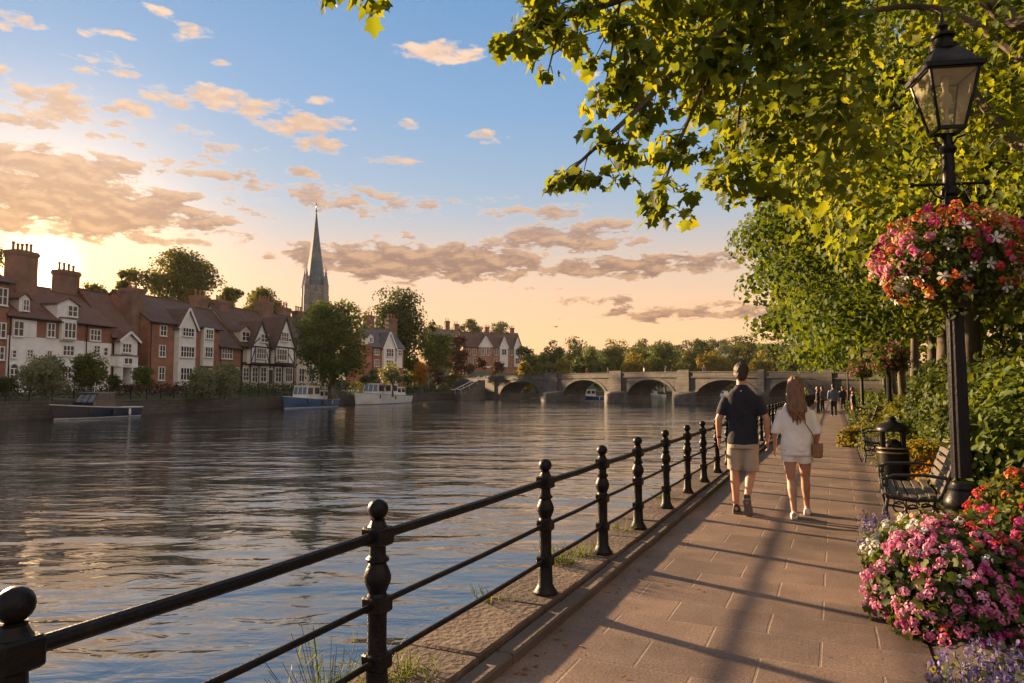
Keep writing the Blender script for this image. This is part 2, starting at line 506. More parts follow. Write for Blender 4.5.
world = bpy.data.worlds.new('World'); scene.world = world; world.use_nodes = True
wt = world.node_tree; WN, WL = wt.nodes, wt.links
WN.clear()
def wn(t, **kw):
    n = WN.new(t)
    for k, v in kw.items(): setattr(n, k, v)
    return n
def wmath(op, a, b=None, c=None, clamp=False):
    n = WN.new('ShaderNodeMath'); n.operation = op; n.use_clamp = clamp
    for i, x in enumerate((a, b, c)):
        if x is None: continue
        if isinstance(x, (int, float)): n.inputs[i].default_value = x
        else: WL.new(x, n.inputs[i])
    return n.outputs[0]
def wmix(f, a, b, blend='MIX'):
    n = WN.new('ShaderNodeMix'); n.data_type = 'RGBA'; n.blend_type = blend
    for i, x in ((0, f), (6, a), (7, b)):
        if isinstance(x, (int, float)): n.inputs[i].default_value = x
        elif isinstance(x, tuple): n.inputs[i].default_value = (*x, 1) if len(x) == 3 else x
        else: WL.new(x, n.inputs[i])
    return n.outputs[2]
def wrange(x, a, b, c=0., d=1., smooth=True):
    n = WN.new('ShaderNodeMapRange'); n.interpolation_type = 'SMOOTHSTEP' if smooth else 'LINEAR'
    WL.new(x, n.inputs[0])
    for i, q in enumerate((a, b, c, d)): n.inputs[i + 1].default_value = q
    return n.outputs[0]

tc = wn('ShaderNodeTexCoord')
sky = wn('ShaderNodeTexSky', sky_type='NISHITA')
sky.sun_disc = False; sky.sun_elevation = R(9.0); sky.sun_rotation = GLOW_AZ
sky.air_density = 1.0; sky.dust_density = .7; sky.ozone_density = 2.0; sky.altitude = 50
WL.new(tc.outputs['Generated'], sky.inputs[0])
sep = wn('ShaderNodeSeparateXYZ'); WL.new(tc.outputs['Generated'], sep.inputs[0])
X, Y, Z = sep.outputs
AZ = wmath('ARCTAN2', X, Y)          # 0 = north (+Y), negative to the west
EL = wmath('ARCSINE', Z)
dotn = wn('ShaderNodeVectorMath', operation='DOT_PRODUCT'); WL.new(tc.outputs['Generated'], dotn.inputs[0])
GL = R(8.3)
dotn.inputs[1].default_value = (math.sin(GLOW_AZ) * math.cos(GL), math.cos(GLOW_AZ) * math.cos(GL), math.sin(GL))
cosS = wmath('MAXIMUM', dotn.outputs['Value'], 0.0)
near = wmath('POWER', cosS, 5.0)         # broad warm half of the sky
mid_ = wmath('POWER', cosS, 90.0)
core = wmath('POWER', cosS, 3500.0)

# warm evening band along the horizon, wider towards the sun
low = wrange(EL, R(17), R(1))
band = wmath('MULTIPLY', low, wmath('MULTIPLY_ADD', near, .35, .65))
base = wmix(1.0, sky.outputs[0], SKY_TINT, 'MULTIPLY')
den = wmix(1.0, wmix(1.0, base, SKY_KNEE, 'MULTIPLY'), (1, 1, 1), 'ADD')
base = wmix(1.0, base, den, 'DIVIDE')
ramp = WN.new('ShaderNodeValToRGB'); re_ = ramp.color_ramp.elements
WL.new(wrange(EL, 0, R(45), smooth=False), ramp.inputs[0])
stops = [(0, (5.0, 2.45, .95)), (4, (4.9, 2.65, 1.2)), (9, (3.8, 2.8, 1.95)), (14.5, (2.15, 2.55, 3.0)), (22, (1.15, 2.05, 3.3)), (30, (.75, 1.65, 3.05)), (45, (.55, 1.35, 2.6))]
re_[0].position = 0; re_[0].color = (*stops[0][1], 1); re_[1].position = 1; re_[1].color = (*stops[-1][1], 1)
for a_, c_ in stops[1:-1]:
    e_ = re_.new(a_ / 45); e_.color = (*c_, 1)
base = wmix(SKY_CLEAR, base, ramp.outputs[0])
c = wmix(wmath('MULTIPLY', band, .45), base, SKY_BAND)
c = wmix(mid_, c, SKY_GLOW, 'ADD')
c = wmix(core, c, SKY_CORE, 'ADD')

# clouds: soft patches at their own bearings, broken up by noise
def ae(px, py):
    v = ray(px, py).normalized()
    return math.atan2(v.x, v.y), math.asin(v.z)
nvec = wn('ShaderNodeCombineXYZ')
WL.new(wmath('MULTIPLY', AZ, 1.0), nvec.inputs[0]); WL.new(wmath('MULTIPLY', EL, 2.7), nvec.inputs[1])
def wnoise(scale, detail, rough, off=(0, 0, 0), dist=0.0):
    v = wn('ShaderNodeVectorMath', operation='ADD'); WL.new(nvec.outputs[0], v.inputs[0]); v.inputs[1].default_value = off
    n = wn('ShaderNodeTexNoise'); n.inputs['Scale'].default_value = scale; n.inputs['Detail'].default_value = detail; n.inputs['Roughness'].default_value = rough
    n.inputs['Distortion'].default_value = dist
    WL.new(v.outputs[0], n.inputs['Vector']); return n.outputs['Fac']
n1 = wnoise(23, 8, .64, dist=.25)
n2 = wnoise(23, 4, .6, off=(0.003, .02, 0), dist=.25)
# px centre, px half sizes, weight
CLOUDS = [
 (70, 205, 150, 26, 1.0), (60, 165, 85, 15, .9), (150, 213, 60, 10, .7), (35, 122, 40, 6, .55), (55, 105, 48, 14, .75), (15, 122, 30, 8, .7), (140, 108, 22, 7, .7),
 (165, 98, 30, 12, .5), (220, 97, 34, 9, .8), (258, 109, 34, 9, .7), (297, 125, 36, 10, .8), (315, 143, 26, 7, .8), (340, 124, 14, 6, .6), (178, 105, 20, 6, .6),
 (95, 58, 30, 7, .5), (120, 72, 18, 5, .5), (20, 20, 24, 6, .6), (160, 10, 14, 6, .5), (320, 100, 14, 5, .6), (105, 137, 26, 5, .6), (185, 130, 24, 6, .5), (245, 148, 20, 5, .5),
 (190, 160, 36, 8, .55), (250, 182, 60, 10, .6), (350, 200, 75, 14, .6), (385, 205, 50, 9, .55), (330, 205, 40, 8, .5),
 (442, 52, 42, 9, .85), (484, 137, 15, 6, .65), (505, 135, 9, 4, .4), (590, 72, 14, 6, .5),
 (420, 262, 120, 17, 1.0), (470, 272, 60, 9, .8), (560, 240, 66, 12, .9), (640, 266, 110, 10, .85), (545, 213, 50, 7, .6), (490, 203, 40, 6, .5), (600, 226, 32, 7, .6),
 (690, 262, 70, 8, .6), (700, 312, 110, 9, .6), (600, 300, 60, 5, .45), (520, 288, 40, 4, .4), (380, 238, 40, 6, .4)]
_r = random.Random(4)
for _ in range(26): CLOUDS.append((_r.uniform(-20, 430), _r.uniform(15, 190), _r.uniform(9, 22), _r.uniform(3, 6), _r.uniform(.5, .7)))
acc = None
for (px, py, hw, hh, w) in CLOUDS:
    a0, e0 = ae(px, py); a1, _ = ae(px + hw, py); _, e1 = ae(px, py - hh)
    da, de = abs(a1 - a0) * 1.15, abs(e1 - e0) * 1.25
    u = wmath('MULTIPLY_ADD', AZ, 1 / da, -a0 / da)
    v = wmath('MULTIPLY_ADD', EL, 1 / de, -e0 / de)
    d = wmath('MULTIPLY_ADD', v, v, wmath('MULTIPLY', u, u))
    m = wmath('MULTIPLY_ADD', d, -w * .55, w)
    acc = m if acc is None else wmath('MAXIMUM', acc, m)
acc = wmath('MAXIMUM', acc, -0.2)
# unseen eastern and zenith cloud, added behind and above the camera as fill light
east_fill = wrange(wmath('MULTIPLY_ADD', X, .86, wmath('MULTIPLY', Y, -.52)), -.05, .45)
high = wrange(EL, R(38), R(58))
acc = wmath('MAXIMUM', acc, wmath('MULTIPLY_ADD', wmath('MAXIMUM', east_fill, wmath('MULTIPLY', high, .75)), 1.0, -.25))
dens = wmath('ADD', acc, wmath('MULTIPLY_ADD', n1, 2.6, -1.62))
dens2 = wmath('ADD', acc, wmath('MULTIPLY_ADD', n2, 2.6, -1.62))
cover = wrange(dens, .0, .40)
core_c = wrange(dens, .02, .26)
lit = wrange(wmath('SUBTRACT', dens, dens2), -.25, .45)     # under sides face the low sun
warm = wrange(EL, R(26), R(6))
edge_col = wmix(warm, CL_HI, CL_LO)
body_col = wmix(warm, CL_BODY_HI, CL_BODY_LO)
ccol = wmix(wmath('MULTIPLY', core_c, wmath('SUBTRACT', 1.0, wmath('MULTIPLY', lit, .3))), edge_col, body_col)
ccol = wmix(wmath('MULTIPLY', mid_, .2), ccol, SKY_GLOW, 'ADD')
c = wmix(wmath('MULTIPLY', cover, .92), c, ccol)
c = wmix(wmath('MULTIPLY', wmath('MULTIPLY', east_fill, cover), .8), c, EAST_FILL_CLOUD)
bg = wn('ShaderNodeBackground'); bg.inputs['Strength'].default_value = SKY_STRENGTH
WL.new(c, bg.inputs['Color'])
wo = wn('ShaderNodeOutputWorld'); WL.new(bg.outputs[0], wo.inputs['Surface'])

vs = scene.view_settings
scene.display_settings.display_device = 'sRGB'
vs.view_transform = 'Standard'; vs.look = 'None'; vs.gamma = 1.0; vs.use_curve_mapping = False
vs.exposure = EXPOSURE
cy = scene.cycles
cy.use_denoising = True
cy.max_bounces = 6; cy.diffuse_bounces = 3; cy.glossy_bounces = 3; cy.transmission_bounces = 4; cy.transparent_max_bounces = 8; cy.volume_bounces = 0
cy.caustics_reflective = False; cy.caustics_refractive = False
cy.sample_clamp_indirect = 6
# ------------------------------------------------------------------ far bank line, terrain, water
BANK = [(-50, -60), (-56, -10), (-59.5, 20), (-60.2, 34), (-61.6, 47), (-65, 60), (-68.0, 72), (-71.5, 90), (-76.5, 110), (-83, 132), (-88, 155), (-94, 190), (-93, 225), (-75, 250), (-40, 262), (-2.6, 268)]
def bank_samples(step=3.0):
    out = []
    for (x0, y0), (x1, y1) in zip(BANK[:-1], BANK[1:]):
        L = math.hypot(x1 - x0, y1 - y0); n = max(1, int(L / step))
        out += [(x0 + (x1 - x0) * i / n, y0 + (y1 - y0) * i / n) for i in range(n)]
    return out + [BANK[-1]]
def bank_x(y):
    for (x0, y0), (x1, y1) in zip(BANK[:-1], BANK[1:]):
        if y0 <= y <= y1: return x0 + (x1 - x0) * (y - y0) / (y1 - y0)
    return -60
QUAY_Z, WATER_Z = .42, -1.0

def land_z(x, y, t):
    """height of the far side, t metres inland"""
    far = max(0.0, min(1.0, (math.hypot(x, y) - 120) / 120))
    z = QUAY_Z + min(1.0, max(0, t - 4.5) / 9) * 1.0
    hillw = max(0.0, min(1.0, (y - 120) / 40)) * max(0.0, min(1.0, (-60 - x) / 25))
    z += hillw * min(1.0, max(0, t - 3) / 16) * 5.5
    if t > 40:
        k = min(1.0, (t - 40) / 420); k = k * k * (3 - 2 * k)
        z += k * (24 + 6 * math.sin(x * .006 + 1.3) + 5 * math.sin(x * .013 + y * .004))
    return z

samples = bank_samples()
ks = [0, 1.2, 2.5, 4.5, 7, 10, 14, 20, 30, 45, 70, 110, 170, 260, 400, 600, 900, 1500, 2600, 5000]
mb = MB(); rows = []
for (x, y) in samples:
    d = math.hypot(x, y); ux, uy = x / d, y / d
    row = []
    for t in ks:
        X_, Y_ = x + ux * t, y + uy * t
        row.append((X_, Y_, land_z(X_, Y_, t)))
    rows.append(row)
mb.loft(rows, closed=False, cap=False)
mb.f = [f[::-1] for f in mb.f]
tag(mb.build('far_bank_ground', MATS['lawn'], smooth=60), kind='structure')

# paved promenade on the far quay, with its own edge
mb = MB(); rings = []
for (x, y) in samples:
    if y > 215: break
    d = math.hypot(x, y); ux, uy = x / d, y / d
    rings.append([(x + ux * t, y + uy * t, QUAY_Z + .006) for t in (.5, 4.2)])
mb.loft(rings, closed=False, cap=False); mb.f = [f[::-1] for f in mb.f]
tag(mb.build('far_promenade_path', MATS['promenade']), kind='structure')

# quay wall of the far bank
mb = MB(); rings = []
for (x, y) in samples:
    d = math.hypot(x, y); ux, uy = x / d, y / d
    rings.append([(x + ux * .5, y + uy * .5, QUAY_Z + .10), (x - ux * .03, y - uy * .03, QUAY_Z + .10), (x - ux * .03, y - uy * .03, QUAY_Z - .12), (x + ux * .02, y + uy * .02, QUAY_Z - .122), (x - ux * .1, y - uy * .1, -2.5), (x + ux * .5, y + uy * .5, -2.5)])
mb.loft(rings)
tag(mb.build('quay_wall', MATS['stone_wall'], smooth=0), 'long dark stone quay wall along the water below the houses on the far bank', 'quay wall')

# near bank: one sheet from the wall to the horizon
mb = MB()
xs = [-2.10, .42, 2, 6, 14, 30, 80, 250, 900, 4000]
ysr = [-400, -60, -10, 0, 10, 20, 40, 70, 100, 140, 200, 268, 500, 900, 1800, 4500]
def rz(x, y):
    z = -.035
    if x > 1.2: z += min(.25, (x - 1.2) * .08)
    if y > 110 and x > -1:
        z += min(1, (y - 110) / 250) * 6
    if y > 400: z += min(1, (y - 400) / 500) * 20
    return z
mb.loft([[(x, y, rz(x, y)) for x in xs] for y in ysr], closed=False, cap=False)
tag(mb.build('ground', MATS['lawn'], smooth=60), kind='structure')
# soil bed beside the path
mb = MB(); mb.loft([[(x, y, -.012 if (6.4 < y < 16.8 and x < 1.7) else (.06 if x > .6 else -.012) + .04 * math.sin(y * 1.7 + x) * (x > .6)) for x in (.47, .62, 1.6, 3.4)] for y in np.arange(-2, 99, 1.0)], closed=False, cap=False)
tag(mb.build('flower_bed_ground', MATS['soil'], smooth=60), kind='structure')

# --------------------------------------------------- paved path
def paving(name):
    m, nt, N, L, b = nodes_of(name)
    tcx = N.new('ShaderNodeTexCoord')
    mp = N.new('ShaderNodeMapping'); L.new(tcx.outputs['Object'], mp.inputs[0])
    mp.inputs['Rotation'].default_value = (0, 0, R(0)); mp.inputs['Location'].default_value = (1.66, 0, 0)
    wob = N.new('ShaderNodeTexNoise'); wob.inputs['Scale'].default_value = 2.5; L.new(tcx.outputs['Object'], wob.inputs[0])
    wv = N.new('ShaderNodeVectorMath'); wv.operation = 'MULTIPLY_ADD'; wv.inputs[1].default_value = (.012, .012, 0)
    L.new(wob.outputs['Color'], wv.inputs[0]); L.new(mp.outputs[0], wv.inputs[2])
    bk = N.new('ShaderNodeTexBrick'); bk.inputs['Scale'].default_value = 1
    bk.inputs['Brick Width'].default_value = .62; bk.inputs['Row Height'].default_value = .43
    bk.inputs['Mortar Size'].default_value = .009; bk.inputs['Mortar Smooth'].default_value = .5
    bk.inputs['Color1'].default_value = lin((.215, .143, .102)); bk.inputs['Color2'].default_value = lin((.145, .098, .073)); bk.inputs['Mortar'].default_value = lin((.215, .16, .118))
    L.new(wv.outputs[0], bk.inputs['Vector'])
    n1 = N.new('ShaderNodeTexNoise'); n1.inputs['Scale'].default_value = 1.1; n1.inputs['Detail'].default_value = 8; n1.inputs['Roughness'].default_value = .65
    n2 = N.new('ShaderNodeTexNoise'); n2.inputs['Scale'].default_value = 62; n2.inputs['Detail'].default_value = 6; n2.inputs['Roughness'].default_value = .7
    n3 = N.new('ShaderNodeTexVoronoi'); n3.inputs['Scale'].default_value = 26
    for n in (n1, n2, n3): L.new(tcx.outputs['Object'], n.inputs['Vector'])
    r1 = N.new('ShaderNodeMapRange'); r1.inputs[1].default_value = .3; r1.inputs[2].default_value = .7; r1.inputs[3].default_value = .55; r1.inputs[4].default_value = 1.3; L.new(n1.outputs['Fac'], r1.inputs[0])
    r2 = N.new('ShaderNodeMapRange'); r2.inputs[1].default_value = .3; r2.inputs[2].default_value = .7; r2.inputs[3].default_value = .45; r2.inputs[4].default_value = 1.4; L.new(n2.outputs['Fac'], r2.inputs[0])
    mm = N.new('ShaderNodeMath'); mm.operation = 'MULTIPLY'; L.new(r1.outputs[0], mm.inputs[0]); L.new(r2.outputs[0], mm.inputs[1])
    mx = N.new('ShaderNodeMix'); mx.data_type = 'RGBA'; mx.blend_type = 'MULTIPLY'; mx.inputs[0].default_value = 1
    L.new(bk.outputs['Color'], mx.inputs[6]); L.new(mm.outputs[0], mx.inputs[7])
    # pale grit specks
    rs = N.new('ShaderNodeMapRange'); rs.inputs[1].default_value = .10; rs.inputs[2].default_value = .05; L.new(n3.outputs['Distance'], rs.inputs[0])
    rs2 = N.new('ShaderNodeMath'); rs2.operation = 'MULTIPLY'; rs2.inputs[1].default_value = .45; L.new(rs.outputs[0], rs2.inputs[0])
    mx2 = N.new('ShaderNodeMix'); mx2.data_type = 'RGBA'; L.new(rs2.outputs[0], mx2.inputs[0]); L.new(mx.outputs[2], mx2.inputs[6]); mx2.inputs[7].default_value = lin((.36, .29, .22))
    st1 = N.new('ShaderNodeTexNoise'); st1.inputs['Scale'].default_value = 3.2; st1.inputs['Detail'].default_value = 9; st1.inputs['Roughness'].default_value = .75; L.new(tcx.outputs['Object'], st1.inputs['Vector'])
    sr = N.new('ShaderNodeMapRange'); sr.inputs[1].default_value = .52; sr.inputs[2].default_value = .70; sr.inputs[3].default_value = 0; sr.inputs[4].default_value = .42; L.new(st1.outputs['Fac'], sr.inputs[0])
    mx3 = N.new('ShaderNodeMix'); mx3.data_type = 'RGBA'; L.new(sr.outputs[0], mx3.inputs[0]); L.new(mx2.outputs[2], mx3.inputs[6]); mx3.inputs[7].default_value = lin((.075, .055, .042))
    L.new(mx3.outputs[2], b.inputs['Base Color'])
    rr = N.new('ShaderNodeMapRange'); rr.inputs[3].default_value = .62; rr.inputs[4].default_value = .9; L.new(n1.outputs['Fac'], rr.inputs[0]); L.new(rr.outputs[0], b.inputs['Roughness'])
    hh = N.new('ShaderNodeMath'); hh.operation = 'MULTIPLY_ADD'; hh.inputs[1].default_value = -1; L.new(bk.outputs['Fac'], hh.inputs[0])
    h2 = N.new('ShaderNodeMath'); h2.operation = 'MULTIPLY_ADD'; h2.inputs[1].default_value = .9; L.new(n2.outputs['Fac'], h2.inputs[0])
    h3 = N.new('ShaderNodeMath'); h3.operation = 'MULTIPLY'; h3.inputs[1].default_value = .6; L.new(n1.outputs['Fac'], h3.inputs[0]); L.new(h3.outputs[0], h2.inputs[2]); L.new(h2.outputs[0], hh.inputs[2])
    bp = N.new('ShaderNodeBump'); bp.inputs['Strength'].default_value = .5; bp.inputs['Distance'].default_value = .008
    L.new(hh.outputs[0], bp.inputs['Height']); L.new(bp.outputs[0], b.inputs['Normal'])
    return m
mb = MB()
mb.loft([[(x, y, .0) for x in (-1.66, -1.2, -.6, 0, (1.25 if 6.7 < y < 16.4 else .46))] for y in [-6, -2, 0, 2, 4, 6, 6.69, 6.71, 9, 13, 16.39, 16.41, 20, 30, 50, 75, 100]], closed=False, cap=False)
tag(mb.build('path', paving('paving'), smooth=0), kind='structure')

# kerb and coping: separate stones, slightly uneven, in two courses
def stones(name, x0, x1, z, lmin, lmax, mat, tilt, y0=-3.0, y1=99.0, gap=.012, bev=.012):
    mb = MB(); y = y0; r = random.Random(hash(name) % 1000 if False else len(name))
    while y < y1:
        L = r.uniform(lmin, lmax)
        if y > 30: L *= 3
        dz, dx = r.uniform(-tilt, tilt), r.uniform(-tilt, tilt)
        mb.box(x0 + dx, x1 + dx, y + gap / 2, y + L - gap / 2, z - .3, z + dz, bev=bev)
        y += L
    return tag(mb.build(name, mat, smooth=30), kind='structure')
stones('kerb', -1.772, -1.655, .06, .8, 1.1, MATS['kerb_stone'], .004)
stones('coping', -2.24, -1.780, .085, .6, 1.1, MATS['coping_stone'], .007)
mb = MB(); mb.box(-2.19, -1.66, -6, 99.5, -2.6, -.19)
tag(mb.build('river_wall', MATS['stone_wall'], smooth=0), 'low stone river wall carrying the coping beneath the iron railing', 'river wall')

# --------------------------------------------------- water
def water_mat():
    m, nt, N, L, b = nodes_of('river')
    b.inputs['Base Color'].default_value = lin((.018, .024, .028)); b.inputs['Roughness'].default_value = .05
    b.inputs['IOR'].default_value = 3.3; b.inputs['Specular IOR Level'].default_value = .5
    t = N.new('ShaderNodeTexCoord')
    def nz(sx, sy, detail, rough, rot=0, dist=0.0):
        mp = N.new('ShaderNodeMapping'); mp.vector_type = 'TEXTURE'; mp.inputs['Scale'].default_value = (1 / sx, 1 / sy, 1); mp.inputs['Rotation'].default_value = (0, 0, rot)
        L.new(t.outputs['Object'], mp.inputs[0])
        n = N.new('ShaderNodeTexNoise'); n.inputs['Scale'].default_value = 1; n.inputs['Detail'].default_value = detail; n.inputs['Roughness'].default_value = rough
        n.inputs['Distortion'].default_value = dist
        L.new(mp.outputs[0], n.inputs[0]); return n.outputs['Fac']
    a = nz(1.3, 2.8, 3, .5, R(25), .5)
    bq = nz(.36, .75, 2, .5, R(20), .3)
    bw = nz(.07, .19, 2, .5, R(32))
    calm = nz(.05, .12, 3, .5, R(25))
    s = N.new('ShaderNodeMath'); s.operation = 'MULTIPLY_ADD'; s.inputs[1].default_value = 3.4; L.new(bq, s.inputs[0]); L.new(a, s.inputs[2])
    s0 = s; s = N.new('ShaderNodeMath'); s.operation = 'MULTIPLY_ADD'; s.inputs[1].default_value = 7.0; L.new(bw, s.inputs[0]); L.new(s0.outputs[0], s.inputs[2])
    cr = N.new('ShaderNodeMapRange'); cr.inputs[1].default_value = .35; cr.inputs[2].default_value = .65; cr.inputs[3].default_value = WATER_BUMP * .55; cr.inputs[4].default_value = WATER_BUMP * 1.3
    L.new(calm, cr.inputs[0])
    bp = N.new('ShaderNodeBump'); bp.inputs['Distance'].default_value = .09; L.new(cr.outputs[0], bp.inputs['Strength'])
    L.new(s.outputs[0], bp.inputs['Height']); L.new(bp.outputs[0], b.inputs['Normal'])
    return m
mb = MB()
mb.add([(-130, -120, WATER_Z), (-2.1, -120, WATER_Z), (-2.1, 275, WATER_Z), (-130, 275, WATER_Z)], [(0, 1, 2, 3)])
tag(mb.build('river_water', water_mat(), smooth=0), kind='structure')

# --------------------------------------------------- iron railing on the near bank
RX = -1.885
post_y = [1.11, 2.66, 4.66, 6.0] + [7.22 + 1.34 * i for i in range(68)]
rail = empty('iron_railing', (RX, 4.7, .085), 0, 'black iron railing with ball topped posts running along the river edge of the path', 'railing')
def post_mesh(n):
    mb = MB()
    mb.lathe([(.085, 0), (.085, .02), (.072, .035), (.060, .06), (.052, .075), (.048, .20)], n)
    mb.box(-.052, .052, -.052, .052, .20, .275, bev=.008)           # lower rail block
    mb.lathe([(.046, .275), (.043, .30), (.043, .44), (.046, .455)], n)
    mb.box(-.052, .052, -.052, .052, .455, .53, bev=.008)           # middle block
    mb.lathe([(.046, .53), (.040, .545), (.046, .56), (.060, .595), (.062, .62), (.052, .65), (.038, .68), (.052, .69), (.052, .70), (.038, .715), (.036, .76)], n)
    mb.box(-.055, .055, -.055, .055, .76, .845, bev=.008)           # top rail block
    return mb
def finial_mesh(n):
    mb = MB()
    mb.lathe([(.046, .845), (.040, .852), (.034, .865), (.030, .873), (.034, .882)], n)
    mb.ball((0, 0, .925), .047, n)
    return mb
pm, fm = post_mesh(20).mesh('post', MATS['iron']), finial_mesh(20).mesh('finial', MATS['iron'])
for y in post_y:
    p = link_mesh('post', pm, rail); p.scale.z = .968; p.location = (0, y - 4.7, 0); p.rotation_euler = (random.uniform(-.008, .008), random.uniform(-.01, .01), 0)
    f = link_mesh('finial', fm, p)
for z, r in ((.230, .0145), (.4767, .0145), (.777, .0235)):
    mb = MB(); ys = [-1.5] + post_y
    pts = []
    for a, b_ in zip(ys[:-1], ys[1:]):
        pts += [(0, a - 4.7, z), (0, (a + b_) / 2 - 4.7, z - .006)]
    pts.append((0, ys[-1] - 4.7, z))
    mb.tube(pts, r, 10)
    mb.build('rail', MATS['iron'], rail)

# --------------------------------------------------- railing of the far quay
frail = empty('quay_railing', (-61, 47, QUAY_Z + .1), 0, 'thin dark railing along the top of the far quay in front of the gardens', 'railing')
pts = []; acc_l = 0; prev = None; posts = []
for (x, y) in bank_samples(.5):
    if y < 10 or y > 172: continue
    d = math.hypot(x, y); q = Vector((x + .25 * x / d, y + .25 * y / d, QUAY_Z + .1))
    if prev is not None: acc_l += (q - prev).length
    if prev is None or acc_l >= 2.0:
        posts.append(q); acc_l = 0
    prev = q
fpm = MB().lathe([(.09, 0), (.05, .1), (.045, .95), (.06, .97), (.06, 1.0), (.045, 1.02), (.07, 1.08), (.04, 1.14)], 8).mesh('post', MATS['iron'])
for q in posts[:98]:
    p = link_mesh('post', fpm, frail); p.location = q - Vector((-61, 47, QUAY_Z + .1))
for z in (.5, .92):
    MB().tube([q + Vector((0, 0, z)) for q in posts[:98]], .03, 6).build('rail', MATS['iron'], frail, world=True)

# --------------------------------------------------- the stone bridge
BA, BB = Vector((-88, 158.6, 0)), Vector((1.5, 99.0, 0))
bu = (BB - BA).normalized(); bn = Vector((bu.y, -bu.x, 0))
if bn.y > 0: bn = -bn
BL = (BB - BA).length
ang = math.atan2(bu.y, bu.x)
def b_s(px, z=-1.0):
    """distance along the bridge for a picture column"""
    v = ray(px, 389); a = v.x / v.y
    t = (a * BA.y - BA.x) / (bu.x - a * bu.y)
    return t
bridge = empty('stone_bridge', BA, ang, 'long grey stone bridge of low arches crossing the river in the distance', 'bridge')
BW = 5.5                                                            # local +y is the far side
def deck(s):
    q = s / BL
    return 4.35 - 2.6 * (q - .42) ** 2 + .12
piers = [(b_s(a), b_s(b)) for a, b in ((480, 500), (541, 563), (606, 627), (674, 695), (757, 768), (812, 840))]
spans = [(piers[i][1], piers[i + 1][0]) for i in range(5)]
def deck_top(s): return deck(s) - .62
def spandrel(mb, s0, s1):
    n = 16; pts = []
    spring = -.3
    crown = deck_top((s0 + s1) / 2) - .55
    a, h = (s1 - s0) / 2, crown - spring
    for i in range(n + 1):
        th = math.pi * i / n
        pts.append((s0 + a - a * math.cos(th), spring + h * math.sin(th) ** .9 if 0 < i < n else spring))
    for i in range(n):
        (xa, za), (xb, zb) = pts[i], pts[i + 1]
        vs = []
        for yv in (0, BW):
            vs += [(xa, yv, za), (xb, yv, zb), (xb, yv, deck_top(xb)), (xa, yv, deck_top(xa))]
        mb.add(vs, [(0, 1, 2, 3), (7, 6, 5, 4), (1, 0, 4, 5), (3, 2, 6, 7)])
    return pts
edge_pts = []
for sp in spans:
    body = MB(); edge_pts.append(spandrel(body, *sp)); body.build('arch_wall', MATS['bridge_stone'], bridge, smooth=0)
for pts in edge_pts:                                                # raised ring of arch stones
    mb = MB()
    rings = []
    c0 = ((pts[0][0] + pts[-1][0]) / 2, -.3)
    for (x, z) in pts:
        d = Vector((x - c0[0], z - c0[1])); d = d.normalized() * .55 if d.length else Vector((0, .55))
        rings.append([(x, -.08, z), (x + d.x, -.08, z + d.y), (x + d.x, .02, z + d.y), (x, .02, z)])
    mb.loft(rings); mb.build('arch_ring', MATS['bridge_stone'], bridge, smooth=0)
for i, (p0, p1) in enumerate(piers):
    mb = MB(); zt = deck_top((p0 + p1) / 2); w = p1 - p0
    mb.box(p0 + .01, p1 - .01, .02, BW - .02, -2.5, zt - .02)
    if 0 < i < 5:
        mb.loft([[(p0 - .25, -.2, z), ((p0 + p1) / 2 - .3, -1.7 * k, z), ((p0 + p1) / 2 + .3, -1.7 * k, z), (p1 + .25, -.2, z)] for z, k in ((-2.5, 1), (.55, 1), (1.1, .45))])
        mb.box(p0 - .3, p1 + .3, -.25, BW, -2.5, .35)
    mb.box((p0 + p1) / 2 - w * .28, (p0 + p1) / 2 + w * .28, -.32, .03, .8, zt + 1.02)
    mb.build('pier', MATS['bridge_stone'], bridge, smooth=0)
end_s = BL + 14
MB().box(-16, piers[0][0] + .02, .01, BW, -2.5, deck_top(0) - .03).build('abutment', MATS['bridge_stone'], bridge, smooth=0)
mb = MB(); mb.box(piers[-1][1] - .02, end_s, .01, BW, -2.5, deck_top(BL) - .03)
mb.build('abutment', MATS['bridge_stone'], bridge, smooth=0)
st = [-16 + (end_s + 16) * i / 40 for i in range(41)]
for yv in (-.12, BW - .28):
    mb = MB()
    mb.loft([[(s, yv, deck_top(s) - .12), (s, yv + .4, deck_top(s) - .12), (s, yv + .4, deck(s)), (s, yv, deck(s))] for s in st])
    mb.loft([[(s, yv - .1, deck(s) - .01), (s, yv + .5, deck(s) - .01), (s, yv + .5, deck(s) + .13), (s, yv - .1, deck(s) + .13)] for s in st])
    mb.loft([[(s, yv - .09, deck_top(s) - .22), (s, yv + .3, deck_top(s) - .22), (s, yv + .3, deck_top(s) - .04), (s, yv - .09, deck_top(s) - .04)] for s in st])
    mb.build('parapet', MATS['bridge_stone'], bridge, smooth=0)
mb = MB(); mb.loft([[(s, .3, deck_top(s) + .01), (s, BW - .3, deck_top(s) + .01)] for s in st], closed=False, cap=False)
mb.build('roadway', MATS['asphalt'], bridge)
